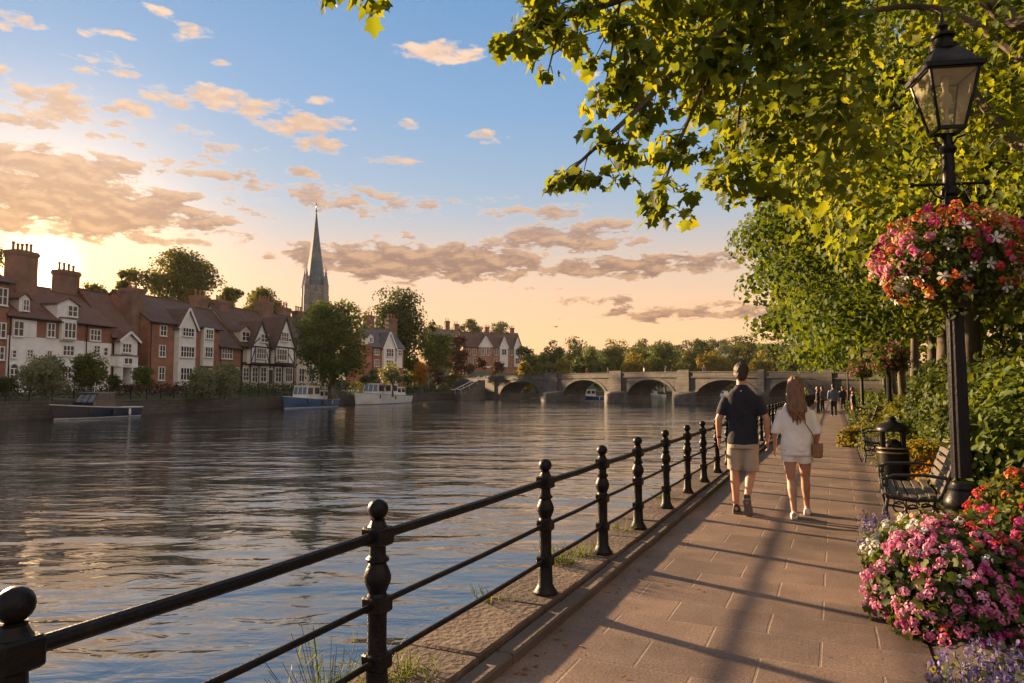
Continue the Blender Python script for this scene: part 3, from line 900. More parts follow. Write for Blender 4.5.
# ------------------------------------------------------------------ houses of the far bank
class Facade:
    """Vertical plane through A along u; measures picture columns and rows on it."""
    def __init__(s, A, u):
        s.A = Vector((A[0], A[1], 0)); s.u = Vector((u[0], u[1], 0)).normalized(); s.n = Vector((-s.u.y, s.u.x, 0))   # n: into the house
        s.rot = math.atan2(s.u.y, s.u.x)
    def s_(s, px, back=0.0):
        v = ray(px, 389); A = s.A + s.n * back
        # A + u t = v k
        det = s.u.x * v.y - s.u.y * v.x
        return (v.x * A.y - v.y * A.x) / det
    def z_(s, px, py, back=0.0):
        v = ray(px, py); A = s.A + s.n * back
        k = A.dot(s.n) / v.dot(s.n)
        return EYE + v.z * k
    def pt(s, t, back=0.0, z=0.0):
        p = s.A + s.u * t + s.n * back; p.z = z; return p

WHITE, GLASS = MATS['white_paint'], MATS['dark_glass']

def window_mb(w, h, cols=2, rows=2, arch=False, fr=.09):
    """frame (0) and panes (1); local x,z centred at bottom, facing -y"""
    f, p = MB(), MB()
    f.box(-w / 2 - fr, -w / 2, -.09, .09, -fr, h + fr); f.box(w / 2, w / 2 + fr, -.09, .09, -fr, h + fr)
    f.box(-w / 2, w / 2, -.09, .09, h, h + fr); f.box(-w / 2 - fr - .05, w / 2 + fr + .05, -.16, .09, -fr - .07, -fr + .004)
    f.box(-w / 2, w / 2, -.09, .09, -fr + .006, 0)
    for i in range(1, cols):
        x = -w / 2 + w * i / cols; f.box(x - .045, x + .045, -.07, .02, 0, h)
    for j in range(1, rows):
        z = h * j / rows; f.box(-w / 2, w / 2, -.062, .02, z - .03, z + .03)
    p.add([(-w / 2, -.03, 0), (w / 2, -.03, 0), (w / 2, -.03, h), (-w / 2, -.03, h)], [(0, 1, 2, 3)])
    if arch:
        n = 8; cx = [(w / 2 * math.cos(math.pi * i / n), h + fr + w / 2 * math.sin(math.pi * i / n)) for i in range(n + 1)]
        p.add([(x, -.03, z) for x, z in cx], [tuple(range(n + 1))])
        f.loft([[(x * (1 + q), yv, h + fr + (z - h - fr) * (1 + q)) for q, yv in ((0, -.09), (.22, -.09), (.22, .02), (0, .02))] for x, z in cx])
    return f, p

class House:
    def __init__(s, fac, px0, px1, name, label, z0, eave, ridge, depth, wall, roof, side_overhang=.25, group='old houses in the terrace on the far bank', x0=None, x1=None, hip=False):
        s.fac = fac
        s.s0 = fac.s_(px0) if x0 is None else x0; s.s1 = fac.s_(px1) if x1 is None else x1
        s.w = s.s1 - s.s0; s.z0 = z0; s.d = depth
        pc = (px0 + px1) / 2
        s.ez = fac.z_(pc, eave) - z0; s.rz = fac.z_(pc, ridge, depth / 2) - z0
        s.root = empty(name, fac.pt(s.s0, 0, z0), fac.rot, label, 'house', group)
        w, d = s.w, depth
        mb = MB()
        prof = [(0, -2.5), (d, -2.5), (d, s.ez), (d / 2, s.rz - .12), (0, s.ez)]
        mb.add([(x, y, z) for x in (0, w) for y, z in prof], [(0, 1, 2, 3, 4)[::-1], (5, 6, 7, 8, 9), (0, 4, 9, 5), (4, 3, 8, 9), (3, 2, 7, 8), (2, 1, 6, 7)])
        s.wall = mb.build('wall', wall, s.root, smooth=0)
        so = side_overhang; sl = (s.rz - s.ez) / (d / 2); oh = .35
        mb = MB()
        sec = [(-oh, s.ez - sl * oh), (-oh, s.ez - sl * oh + .16), (d / 2, s.rz + .12), (d + oh, s.ez - sl * oh + .16), (d + oh, s.ez - sl * oh), (d / 2, s.rz - .05)]
        hx = min(w * .25, 3) if hip else 0
        mb.loft([[(x, y, z) for (y, z) in sec] for x in (-so, w + so)])
        # ridge tiles
        mb.box(-so, w + so, d / 2 - .14, d / 2 + .14, s.rz + .04, s.rz + .22)
        s.roof = mb.build('roof', roof, s.root, smooth=0)
        MB().tube([(-so, -oh - .06, s.ez - sl * oh + .02), (w + so, -oh - .06, s.ez - sl * oh + .02)], .07, 6).build('gutter', MATS['iron'], s.root)
        s.slope = sl
        MB().tube([(.18, -.12, s.ez - .2), (.18, -.12, -.5)], .055, 6).build('downpipe', MATS['iron'], s.root)
    def x(s, px, out=0.0): return s.fac.s_(px, -out) - s.s0
    def z(s, px, py, out=0.0): return s.fac.z_(px, py, -out) - s.z0
    def win(s, px0, px1, py0, py1, cols=2, rows=2, arch=False, parent=None, out=0.0, off=None):
        x0, x1 = s.x(px0, out), s.x(px1, out); pc = (px0 + px1) / 2
        za, zb = s.z(pc, py1, out), s.z(pc, py0, out)
        fr = .10; w = max(.35, x1 - x0 - 2 * fr); h = max(.4, zb - za - 2 * fr)
        f, p = window_mb(w, h, cols, rows, arch)
        o = f.build('window', WHITE, parent or s.root, smooth=0)
        loc = Vector(((x0 + x1) / 2, -out - .06, za + fr))
        if parent is not None: loc -= off
        o.location = loc
        if parent is None:
            p.build('pane', GLASS, o, smooth=0)
        else:                                                          # already a sub-part: panes share its mesh
            me = o.data; q = MB(); q.v, q.f, q.m = f.v + p.v, f.f + [[i + len(f.v) for i in fc] for fc in p.f], [0] * len(f.f) + [1] * len(p.f)
            o.data = q.mesh('window', [WHITE, GLASS], 0)
        return o
    def band(s, px0, px1, py0, py1, mat, out=.05, name='wall_panel'):
        pc = (px0 + px1) / 2
        mb = MB(); mb.box(s.x(px0), s.x(px1), -out, .2, s.z(pc, py1), s.z(pc, py0))
        return mb.build(name, mat, s.root, smooth=0)
    def chimney(s, px0, px1, pytop, back, pots=3, d=1.0, mat=None):
        x0, x1 = s.fac.s_(px0, back) - s.s0, s.fac.s_(px1, back) - s.s0
        zt = s.fac.z_((px0 + px1) / 2, pytop, back) - s.z0
        mb = MB(); zb = s.ez - .3
        mb.box(x0 + .12, x1 - .12, back - d / 2, back + d / 2, zb, zt - .55)
        mb.box(x0 + .05, x1 - .05, back - d / 2 - .07, back + d / 2 + .07, zt - .55, zt - .40); mb.box(x0, x1, back - d / 2 - .12, back + d / 2 + .12, zt - .40, zt - .18); mb.box(x0 + .06, x1 - .06, back - d / 2 - .06, back + d / 2 + .06, zt - .18, zt)
        c = mb.build('chimney', mat or MATS['brick_chimney'], s.root, smooth=0)
        for i in range(pots):
            x = x0 + (x1 - x0) * (i + .6) / (pots + .2)
            p = MB().lathe([(.16, 0), (.13, .1), (.12, .6), (.16, .68), (.16, .8), (.12, .84)], 8).build('chimney_pot', MATS['terracotta'], c)
            p.location = (x, back, zt - .01); p.scale.z = random.uniform(.85, 1.15)
        return c
    def bay(s, px0, px1, pytop, pybot, out=.6, gable=None, mat=None, roofmat=None, board=True, timber=None):
        """box bay proud of the facade, optionally with a gable whose peak is at row `gable`"""
        x0, x1 = s.x(px0, out), s.x(px1, out); pc = (px0 + px1) / 2
        zb, zt = s.z(pc, pybot, out), s.z(pc, pytop, out)
        off = Vector(((x0 + x1) / 2, 0, zb)); hw, h = (x1 - x0) / 2, zt - zb
        mb = MB()
        zp = (s.z(pc, gable, out) - zb) if gable else h
        poly = [(-hw, 0), (hw, 0), (hw, h), (0, zp), (-hw, h)] if gable else [(-hw, 0), (hw, 0), (hw, h), (-hw, h)]
        mb.prism(poly, -out, .25)
        o = mb.build('bay', mat or WHITE, s.root, smooth=0); o.location = off
        rm = roofmat or s.roof.data.materials[0]
        mb = MB()
        if gable:
            run = 3.2                                                  # back into the main roof
            for sg in (-1, 1):
                a, b_ = Vector((0, 0, zp + .14)), Vector((sg * (hw + .3), 0, h - (zp - h) / hw * .3 + .14))
                dn = Vector((0, 0, -.14))
                mb.loft([[(p.x, -out - .25, p.z) for p in (a, b_, b_ + dn, a + dn)][::sg], [(p.x, run, p.z) for p in (a, b_, b_ + dn, a + dn)][::sg]])
            mb.build('gable_roof', rm, o, smooth=0)
            mb = MB()
            for sg in (-1, 1):
                mb.bar((sg * .02, -out - .27, zp + .10), (sg * (hw + .28), -out - .27, h - (zp - h) / hw * .28 + .10), .07, .26)
            mb.build('bargeboard', WHITE if timber is None else MATS['timber_black'], o, smooth=0)
        else:
            mb.box(-hw - .1, hw + .1, -out - .1, .25, h, h + .12)
            mb.build('bay_roof', MATS['roof_grey'], o, smooth=0)
        if timber:
            mb = MB(); y = -out - .035
            for z in timber.get('h', []):
                ww = hw if z <= 1 else hw * .62
                mb.box(-ww, ww, y, y + .05, z * h - .13, z * h + .13)
            for xq in timber.get('v', []):
                mb.box(xq * hw - .11, xq * hw + .11, y + .008, y + .05, 0, h)
            for (xa, za, xb, zb_) in timber.get('d', []):
                mb.bar((xa * hw, y + .03, za * h), (xb * hw, y + .03, zb_ * h), .05, .2)
            mb.build('timber_frame', MATS['timber_black'], o, smooth=0)
        s.last_off = off
        return o
    def bwin(s, bay, px0, px1, py0, py1, cols=3, rows=2, out=.6):
        return s.win(px0, px1, py0, py1, cols, rows, parent=bay, out=out, off=bay.location)
    def dormer(s, px0, px1, pytop, pyeave, pybot, wpx, mat=None):
        """gabled dormer sitting on the roof slope; window wpx=(px0,px1,py0,py1)"""
        pc = (px0 + px1) / 2
        # depth on the slope where the dormer face stands
        yb = 0.0
        for _ in range(6):
            zb = s.fac.z_(pc, pybot, yb) - s.z0
            yb = max(-.2, (zb - s.ez) / s.slope)
        x0, x1 = s.fac.s_(px0, yb) - s.s0, s.fac.s_(px1, yb) - s.s0
        zt, zp = s.fac.z_(pc, pyeave, yb) - s.z0, s.fac.z_(pc, pytop, yb) - s.z0
        hw, h, pk = (x1 - x0) / 2, zt - zb, zp - zb
        mb = MB(); mb.prism([(-hw, -.2), (hw, -.2), (hw, h), (0, pk), (-hw, h)], 0, 2.2)
        o = mb.build('dormer', mat or WHITE, s.root, smooth=0); o.location = ((x0 + x1) / 2, yb, zb)
        mb = MB()
        for sg in (-1, 1):
            a, b_ = Vector((0, 0, pk + .1)), Vector((sg * (hw + .2), 0, h - (pk - h) / hw * .2 + .1)); dn = Vector((0, 0, -.1))
            mb.loft([[(p.x, -.2, p.z) for p in (a, b_, b_ + dn, a + dn)][::sg], [(p.x, 2.4, p.z) for p in (a, b_, b_ + dn, a + dn)][::sg]])
        mb.build('dormer_roof', s.roof.data.materials[0], o, smooth=0)
        a0, a1, b0, b1 = wpx
        xa, xb = s.fac.s_(a0, yb) - s.s0, s.fac.s_(a1, yb) - s.s0
        za, zc = s.fac.z_(pc, b1, yb) - s.z0, s.fac.z_(pc, b0, yb) - s.z0
        f, p = window_mb(max(.4, xb - xa - .16), max(.4, zc - za - .16), 2, 2, fr=.08)
        q = MB(); q.v, q.f, q.m = f.v + p.v, f.f + [[i + len(f.v) for i in fc] for fc in p.f], [0] * len(f.f) + [1] * len(p.f)
        w = q.build('window', [WHITE, GLASS], o, smooth=0); w.location = ((xa + xb) / 2 - o.location.x, -.006, za + .08 - zb)
    def door(s, px0, px1, py0, py1, mat, arch=False):
        x0, x1 = s.x(px0), s.x(px1); pc = (px0 + px1) / 2
        za, zb = s.z(pc, py1), s.z(pc, py0)
        mb = MB(); mb.box(x0 - .12, x1 + .12, -.08, .02, za, zb + .12); o = mb.build('door_frame', WHITE, s.root, smooth=0)
        mb = MB(); mb.box(x0, x1, -.10, .02, za, zb - .02); mb.box(x0 + .15, x1 - .15, -.13, -.09, za + .2, (za + zb) / 2); mb.build('door', mat, o, smooth=0)

L1 = Facade((-69.0, 33.0), (-.19, 1.0))
BR, BO, RR, RB, RG = MATS['brick_red'], MATS['brick_orange'], MATS['roof_red'], MATS['roof_brown'], MATS['roof_grey']

# leftmost, cut by the frame
h = House(L1, -40, 4.2, 'brick_house', 'tall brick house cut by the left edge of the photo', .9, 278, 262, 9, BR, RB)
h.win(-8, 2.5, 287, 305); h.win(-8, 2.5, 322, 338); h.win(-8, 2, 346, 360)

# white house with the two great chimney stacks
h = House(L1, 4.6, 82, 'white_house', 'wide white and brick house under the two big chimney stacks in front of the sun', .9, 318, 289, 10, BR, RR)
h.band(9, 33.5, 319.5, 337.5, MATS['white_wall']); h.band(4.6, 82, 338, 396, MATS['white_wall'])
h.win(9.5, 20.5, 320.5, 336.5); h.win(43.5, 52, 322.5, 337.5); 
for w in ((60, 72, 345, 356, 3, 2), (9.5, 14, 349.5, 358, 1, 2), (44, 50, 350, 356, 2, 1), (24, 31, 349, 357, 2, 2)): h.win(*w)
h.win(7.5, 17, 368, 381, 2, 2, arch=True); h.win(60, 70, 366, 379, 3, 2); h.win(36, 46, 366, 378)
b = h.bay(59.5, 73.8, 318.5, 340.5, .4); h.bwin(b, 60.5, 73, 322, 338.5, 3, 2, .4)
h.dormer(15, 25.5, 293, 297.5, 313, (18.5, 25, 298.5, 310.5)); h.dormer(54, 75, 298, 304, 320.5, (64, 74, 304.5, 316))
h.chimney(3.6, 27, 250, 4.2, 5, 1.7); h.chimney(51, 71, 270, 5.4, 4, 1.4)

# dark-roofed house between the white house and the tall stack
h = House(L1, 82.4, 109.5, 'brick_house', 'small brick house with white ground floor between the white house and a tall brick stack', 1.0, 324, 300, 9, BR, RR)
h.band(82.4, 109.5, 342.5, 396, MATS['white_wall']); h.win(87, 98, 329, 341, 3, 2); h.win(91, 98, 345, 353); h.win(84, 89, 366, 380, 2, 3); h.win(101, 106, 347, 356, 1, 2)

# house with the white bay and arched porch
h = House(L1, 109.8, 135, 'brick_house', 'brick house with a white bay window above an arched white porch', 1.1, 336, 297, 9, BR, RR)
h.chimney(122, 136, 288, 2.2, 2, 1.8)
b = h.bay(118.5, 136, 341, 355.5, .9, gable=333); h.bwin(b, 119.8, 129.5, 343, 353, 3, 2, .9)
b = h.bay(117, 137, 356, 366, 1.0); h.bwin(b, 122, 131, 357.5, 364.5, 2, 1, 1.0)
h.band(111, 134, 366, 367.6, WHITE, 1.2, 'porch_roof')
for p in (112, 122.5, 133): h.band(p, p + 1.6, 367.6, 385, WHITE, 1.15, 'porch_column')
h.win(114, 121, 369, 381, 1, 2, arch=True); h.win(124.5, 131.5, 369, 381, 1, 2, arch=True)

# three storey brick house with the white gabled bay
h = House(L1, 148, 218, 'brick_house', 'three storey red brick house with a tall white gabled bay', 1.2, 324.5, 303, 10.5, BR, RB, x0=L1.s_(148) - .1)
for w in ((157.5, 164.3, 324.8, 336), (157.3, 163.6, 344.8, 357), (157.3, 163.6, 366.5, 380.5)): h.win(*w)
b = h.bay(177.5, 194.5, 327, 386, .7, gable=309); h.bwin(b, 180, 192, 327.5, 336.5, 4, 2, .7); h.bwin(b, 178.5, 192.8, 346, 357.5, 5, 2, .7); h.bwin(b, 179, 191.5, 367.5, 380.5, 4, 2, .7)
b = h.bay(202.5, 212.5, 327.5, 366, .5); h.bwin(b, 203.6, 211.2, 329, 339, 3, 2, .5); h.bwin(b, 203.2, 211.2, 346.5, 357.5, 3, 2, .5)
h.win(203, 211, 368.5, 381, 3, 2)
h.chimney(190, 204, 296, 6.2, 3, 1.3); h.chimney(212, 224, 300, 5.0, 3, 1.3)

# long low-roofed house with one white window
h = House(L1, 218.4, 240, 'tiled_house', 'low house under a long brown tiled roof with one wide white window', 1.3, 346, 314, 10, BR, RB)
h.win(219.8, 231, 347.5, 359, 4, 2); h.win(221, 230, 367.5, 381, 3, 2); h.win(233.5, 238, 367.5, 381, 1, 2)

# timber-framed house with two jettied gables
h = House(L1, 240.2, 294, 'timbered_house', 'half timbered black and white house with two steep gables and a tiled roof', 1.4, 347, 314.5, 10.5, MATS['cream_wall'], RB)
h.dormer(238.5, 249.5, 325.5, 331, 343, (240.3, 248, 331.5, 341), MATS['cream_wall'])
T = dict(h=[0.03, .97], v=[-.97, -.55, .62, .97], d=[(-.97, .05, -.55, .9), (.97, .05, .62, .9), (-.9, 1.0, -.1, 1.5), (.9, 1.0, .1, 1.5)])
b = h.bay(250, 268.5, 346.5, 364, .7, gable=321.5, mat=MATS['white_wall'], timber=T); h.bwin(b, 255, 264.8, 347.8, 359, 4, 2, .7)
h.win(259, 266.5, 334, 342.5, 2, 2, out=.72)
b = h.bay(274, 293.6, 347, 364, .8, gable=317.5, mat=MATS['white_wall'], timber=dict(h=[.03, .97, 1.45], v=[-.97, -.62, .35, .97], d=[(-.97, .1, -.65, .9), (.95, .05, .4, .6)])); h.bwin(b, 275.3, 285.5, 348.8, 360.5, 4, 2, .8)
h.win(279.5, 287, 332, 341.5, 3, 2, out=.82)
mb = MB()
for p in (240.5, 249.5, 258, 269.5, 273, 282, 293.2): mb.box(h.x(p) - .14, h.x(p) + .14, -.06, .05, -1, h.ez - .1)
mb.box(0, h.w, -.075, .05, h.z(266, 365.5) - .1, h.z(266, 364) + .1)
mb.build('timber_frame', MATS['timber_black'], h.root, smooth=0)
for w in ((242, 248, 367.5, 381, 2, 3), (251, 257, 367, 382, 2, 3), (259.5, 265.5, 367, 382, 2, 3), (274.5, 280.5, 367.5, 382, 2, 3), (284.5, 291.5, 367.5, 382, 3, 2)): h.win(*w)
h.door(268, 272, 369.5, 384, MATS['timber_black'])
h.chimney(256, 268, 301, 5.0, 4, 1.5); h.chimney(277.5, 286.5, 307.5, 5.5, 3, 1.2)

# pale house half hidden by the big riverside tree
h = House(L1, 294.4, 334, 'cream_house', 'pale cream house half hidden behind the big round riverside tree', 1.5, 345, 322, 10, MATS['cream_wall'], RB)
for w in ((298, 303.5, 349, 361), (307, 312, 349, 361), (298, 303.5, 368, 382), (308, 314, 368, 382), (319, 325, 368, 382), (319, 325, 349, 361)): h.win(*w)
h.chimney(293, 300, 311, 5, 3, 1.2)

# red house beyond the tree
L2 = Facade((-82.0, 110.0), (-.05, 1.0)); L2 = Facade((-81.0, 112.0), (.34, .94))
h = House(L2, 371, 403, 'brick_house', 'red brick house with a white gabled bay beside a tall dark tree', 2.2, 347, 330, 9, BR, RG, group=None)
b = h.bay(383.5, 395, 347, 378, .7, gable=332.5); h.bwin(b, 385.5, 393, 348.5, 357, 3, 2, .7); h.bwin(b, 385.5, 393, 360, 367, 3, 2, .7)
b = h.bay(396.5, 402, 348.5, 368, .4); h.bwin(b, 397.3, 401.5, 349.5, 356, 2, 2, .4)
for w in ((374, 378.5, 349, 355), (374, 378.5, 359.5, 366.5)): h.win(*w)
h.dormer(367, 373, 333, 337, 343, (368.5, 372, 337.5, 342.5)); h.chimney(363.5, 372, 315.5, 5, 3, 1.4); h.chimney(385.5, 395, 318.5, 5.5, 3, 1.4)

# roofs on the slope
L4 = Facade((-116, 196), (.62, .80))
h = House(L4, 428, 460, 'brick_house', 'brick house with a pale roof half buried in trees on the slope', 9.0, 346, 330, 9, BR, RG, group=None)
h.chimney(444, 449, 321, 4.5, 2, 1.4); h.chimney(453, 458, 324, 4.5, 2, 1.4); h.win(434, 438, 349, 356); h.win(446, 450, 349, 356)

# long orange brick row with white gables
L3 = Facade((-112, 222), (.72, .70))
h = House(L3, 463, 522, 'brick_terrace', 'long orange brick terrace with small white gables standing above the bridge end', 7.0, 347, 333, 10, BO, RB, group=None)
b = h.bay(479, 492, 346.5, 368, .5, gable=336.5, mat=WHITE); h.bwin(b, 481.5, 484.5, 347.5, 354, 1, 2, .5); h.bwin(b, 486, 489.5, 347.5, 354, 1, 2, .5)
h.band(478.6, 492.2, 347.2, 366, BO, .54)
for w in ((466, 470, 349, 355), (472.5, 476.5, 349, 355), (481, 484.3, 349, 355.5), (486.5, 490, 349, 355.5), (466, 470, 358.5, 364), (473, 477, 358.5, 364), (494.5, 498, 349, 355), (494.5, 498, 358.5, 364)): h.win(*w, out=.56 if 478 < w[0] < 492 else 0.0)
b = h.bay(500, 508, 347, 367, .5, gable=337.5); h.bwin(b, 501.5, 506.5, 349, 355, 2, 2, .5)
b = h.bay(514.5, 520.5, 347, 367, .5, gable=338.5); h.bwin(b, 515.5, 519.5, 349, 355, 2, 2, .5); h.bwin(b, 515.5, 519.5, 358, 364, 2, 2, .5)
h.win(509.5, 513, 349, 355); h.chimney(484, 489, 327, 5, 3, 1.4); h.chimney(509, 514, 328, 5, 3, 1.4)

# --------------------------------------------------- church
D = 150.0
cp = PX(313, 389, D); cx, cy_ = cp.x, cp.y
kz = lambda y: EYE + (389 - y) * D / F * 1.0
church = empty('church', (cx, cy_, 1.5), -R(42), 'grey stone church tower with a slender pointed spire rising above the houses', 'church')
zt = kz(289) - 1.5; tw = 27.5 * D / F / 2 * .70
mb = MB()
mb.box(-tw, tw, -tw, tw, -3, zt)
for sx in (-1, 1):
    for sy in (-1, 1):
        mb.box(sx * tw - .55, sx * tw + .55, sy * tw - .55, sy * tw + .55, -3, zt - 1.5)
mb.box(-tw - .18, tw + .18, -tw - .18, tw + .18, zt - 1.1, zt - .7); mb.box(-tw - .12, tw + .12, -tw - .12, tw + .12, zt - 9, zt - 8.7)
mb.build('tower', MATS['church_stone'], church, smooth=0)
mb = MB()
for i in range(4):
    M = Matrix.Rotation(math.pi / 2 * i, 4, 'Z')
    for k in range(-3, 4):
        mb.box(k * tw / 3.5 - .3, k * tw / 3.5 + .3, -tw - .14, -tw + .25, zt, zt + .8, M=M)
    mb.box(-tw, tw, -tw - .13, -tw + .24, zt - .69, zt - .002, M=M)
mb.build('parapet', MATS['church_stone'], church, smooth=0)
for i in range(4):
    M = Matrix.Rotation(math.pi / 2 * i, 4, 'Z')
    mb = MB()
    for sx in (-1, 1):
        pts = [(sx * tw * .38 + tw * .22 * math.cos(math.pi * k / 8), zt - 3.6 + tw * .3 * math.sin(math.pi * k / 8)) for k in range(9)]
        poly = [(sx * tw * .38 - tw * .22, zt - 7.2), (sx * tw * .38 + tw * .22, zt - 7.2)] + pts
        mb.add([M @ Vector((x, -tw - .03, z)) for x, z in poly], [tuple(range(len(poly)))])
    mb.build('belfry_window', MATS['timber_black'], church, smooth=0)
zs, ztip = kz(287) - 1.5, kz(209) - 1.5
mb = MB(); r0 = 21 * D / F / 2 * 1.04
mb.lathe([(r0 * 1.0, zs - 1), (r0 * .97, zs), (r0 * .72, zs + (ztip - zs) * .25), (r0 * .32, zs + (ztip - zs) * .66), (.08, ztip)], 8)
sp_ = mb.build('spire', MATS['spire_slate'], church, smooth=0)
for k, zq in ((0, .10), (2, .10), (4, .10), (6, .10), (1, .40), (3, .40), (5, .40), (7, .40)):
    a = 2 * math.pi * (k + .5) / 8; rr = r0 * (1 - zq) * .88 - .15
    M = Matrix.Translation((rr * math.cos(a), rr * math.sin(a), zs + (ztip - zs) * zq)) @ Matrix.Rotation(a + math.pi / 2, 4, 'Z')
    mb = MB(); mb.prism([(-.25, -.5), (.25, -.5), (.25, .3), (0, .8), (-.25, .3)], -.18, .5, M=M); mb.build('spire_light', MATS['church_stone'], sp_, smooth=0)
mb = MB(); mb.tube([(0, 0, ztip - .5), (0, 0, ztip + 1.9)], .06, 6); mb.ball((0, 0, ztip + .15), .22, 8); mb.box(-.45, .45, -.05, .05, ztip + 1.05, ztip + 1.18)
mb.build('cross', MATS['iron'], church)
for sx in (-1, 1):
    for sy in (-1, 1):
        mb = MB(); M = Matrix.Translation((sx * tw * .96, sy * tw * .96, zt - 1.5))
        mb.box(-.55, .55, -.55, .55, 0, 2.0, M=M); mb.lathe([(.72, 2.0), (.62, 2.3), (.08, 5.6)], 8, M=M); mb.ball((0, 0, 5.6), .16, 6, M=M)
        mb.build('pinnacle', MATS['church_stone'], church, smooth=0)
mb = MB(); mb.prism([(-4.5, 0), (4.5, 0), (4.5, 6), (0, 11), (-4.5, 6)], tw, 24, M=Matrix.Rotation(math.pi / 2, 4, 'Z')); mb.build('nave', MATS['church_stone'], church, smooth=0)

# steps down from the bridge end to the promenade
sa, sb = PX(458, 392, 158), PX(482, 379, 166)
sa.z, sb.z = QUAY_Z + .02, 3.6
steps = empty('stone_steps', sa, 0, 'flight of stone steps with a pale handrail climbing from the promenade to the bridge end', 'steps')
run = sb - sa; hx_ = Vector((run.x, run.y, 0)); sd_ = Vector((-hx_.y, hx_.x, 0)).normalized()
mb = MB(); n = 18
for i in range(n):
    p0, p1 = hx_ * (i / n), hx_ * ((i + 1) / n); z1 = run.z * (i + 1) / n
    mb.loft([[p0 - sd_ * .9 + Vector((0, 0, zz)), p1 - sd_ * .9 + Vector((0, 0, zz)), p1 + sd_ * .9 + Vector((0, 0, zz)), p0 + sd_ * .9 + Vector((0, 0, zz))] for zz in (-2, z1)])
mb.build('flight', MATS['bridge_stone'], steps, smooth=0)
for sg in (-.85, .85):
    mb = MB(); a_, b_ = sd_ * sg + Vector((0, 0, 1.0)), hx_ + sd_ * sg + Vector((0, 0, run.z + 1.0)); mb.tube([a_ - hx_.normalized() * 1.5, a_, a_.lerp(b_, .5) + Vector((0, 0, -.15)), b_], .06, 6)
    for q in (0, .33, .66, 1): p = a_.lerp(b_, q); mb.tube([p, p - Vector((0, 0, 1.1))], .045, 6)
    mb.build('handrail', MATS['white_paint'], steps)
# ------------------------------------------------------------------ trees
def clump_crown(rx, ry, rz, nc, nl, cr, flat=.75, seed=0, fill=.35, low=-.9):
    """clump centres spread through an ellipsoid, leaves round each clump; returns pos, normal, rnd, centres"""
    g = np.random.default_rng(seed + 77)
    d = g.normal(size=(nc * 3, 3)); d /= np.linalg.norm(d, axis=1, keepdims=True)
    d = d[d[:, 2] > low][:nc]; nc = len(d)
    rad = np.where(g.random(nc) < fill, g.uniform(.25, .7, nc), g.uniform(.72, 1.0, nc))
    C = d * rad[:, None] * np.array([rx, ry, rz])
    # lower clumps spread slightly wider, some random jitter for an uneven outline
    C += g.normal(size=C.shape) * np.array([rx, ry, rz]) * .06
    size = cr * g.uniform(.6, 1.3, nc)
    w = size ** 2; k = g.choice(nc, nl, p=w / w.sum())
    dd = g.normal(size=(nl, 3)); dd /= np.linalg.norm(dd, axis=1, keepdims=True)
    dd[:, 2] = np.where((dd[:, 2] < -.2) & (g.random(nl) < .5), -dd[:, 2], dd[:, 2])
    rr = size[k] * g.beta(3.2, 1.3, nl)
    P = C[k] + dd * rr[:, None] * np.array([1, 1, flat])
    cl = g.random(nc)
    rnd = np.clip(.55 * cl[k] + .45 * g.random(nl), 0, 1)
    return P, dd + np.array([0, 0, .4]), rnd, C

def trunk_mb(h, r, centres=None, base=Vector((0, 0, 0)), n=10, bend=.0, limb_from=.45, maxl=14):
    mb = MB()
    pts = [base + Vector((bend * math.sin(k * 2.1) * h * .05, bend * math.cos(k * 1.7) * h * .05, h * k / 6)) for k in range(7)]
    pts[0] = base.copy()
    rad = [r * (1.45 if k == 0 else 1.08 - .11 * k) for k in range(7)]
    mb.tube([base + Vector((0, 0, -.4))] + pts, [r * 1.6] + rad, n)
    if centres is not None:
        idx = list(range(len(centres))); random.shuffle(idx)
        for i in idx[:maxl]:
            c = Vector(centres[i])
            f = random.uniform(limb_from, .98); q = pts[0].lerp(pts[-1], f); q = pts[min(6, int(f * 6))]
            mid = q.lerp(c, .5) + Vector((random.uniform(-.1, .1), random.uniform(-.1, .1), .12)) * (c - q).length
            mb.tube([q, q.lerp(mid, .5) + Vector((0, 0, .02)), mid, c.lerp(mid, .4), c], [r * .42, r * .34, r * .25, r * .15, r * .05], 6)
    return mb

tree_n = [0]
def far_tree(name, label, px0, px1, yt, yb, D, mat, gz, nc=26, nl=2400, ls=None, cr=None, group=None, tr=None, flat=.8, fill=.35, low=-.85, tmpl=DIAM, trunk=True, cat='tree'):
    tree_n[0] += 1
    c = PX((px0 + px1) / 2, (yt + yb) / 2, D)
    rx, rz_ = (px1 - px0) / 2 * D / F, (yb - yt) / 2 * D / F
    base = Vector((c.x, c.y, gz))
    root = empty(name, base, random.uniform(0, 6), label, cat, group)
    cr_ = cr or min(rx, rz_) * .42
    P, nr, rnd, C = clump_crown(max(rx - cr_ * .75, .1), max(rx - cr_ * .75, .1), max(rz_ - cr_ * .7, .1), nc, nl, cr_, flat, tree_n[0], fill, low)
    off = np.array([0, 0, c.z - gz])
    s = (ls or max(.22, D * .0035)) * rng.uniform(.7, 1.3, nl)
    leaf_mesh('crown', P + off, rand_rot(nl, nr, .7, .4), s, tmpl, MATS[mat], rnd, root)
    if trunk:
        th = max(.5, c.z - gz)
        trunk_mb(th, tr or max(.12, rx * .06), C + off, bend=.6).build('trunk', MATS['bark'], root)
    return root

FT = far_tree
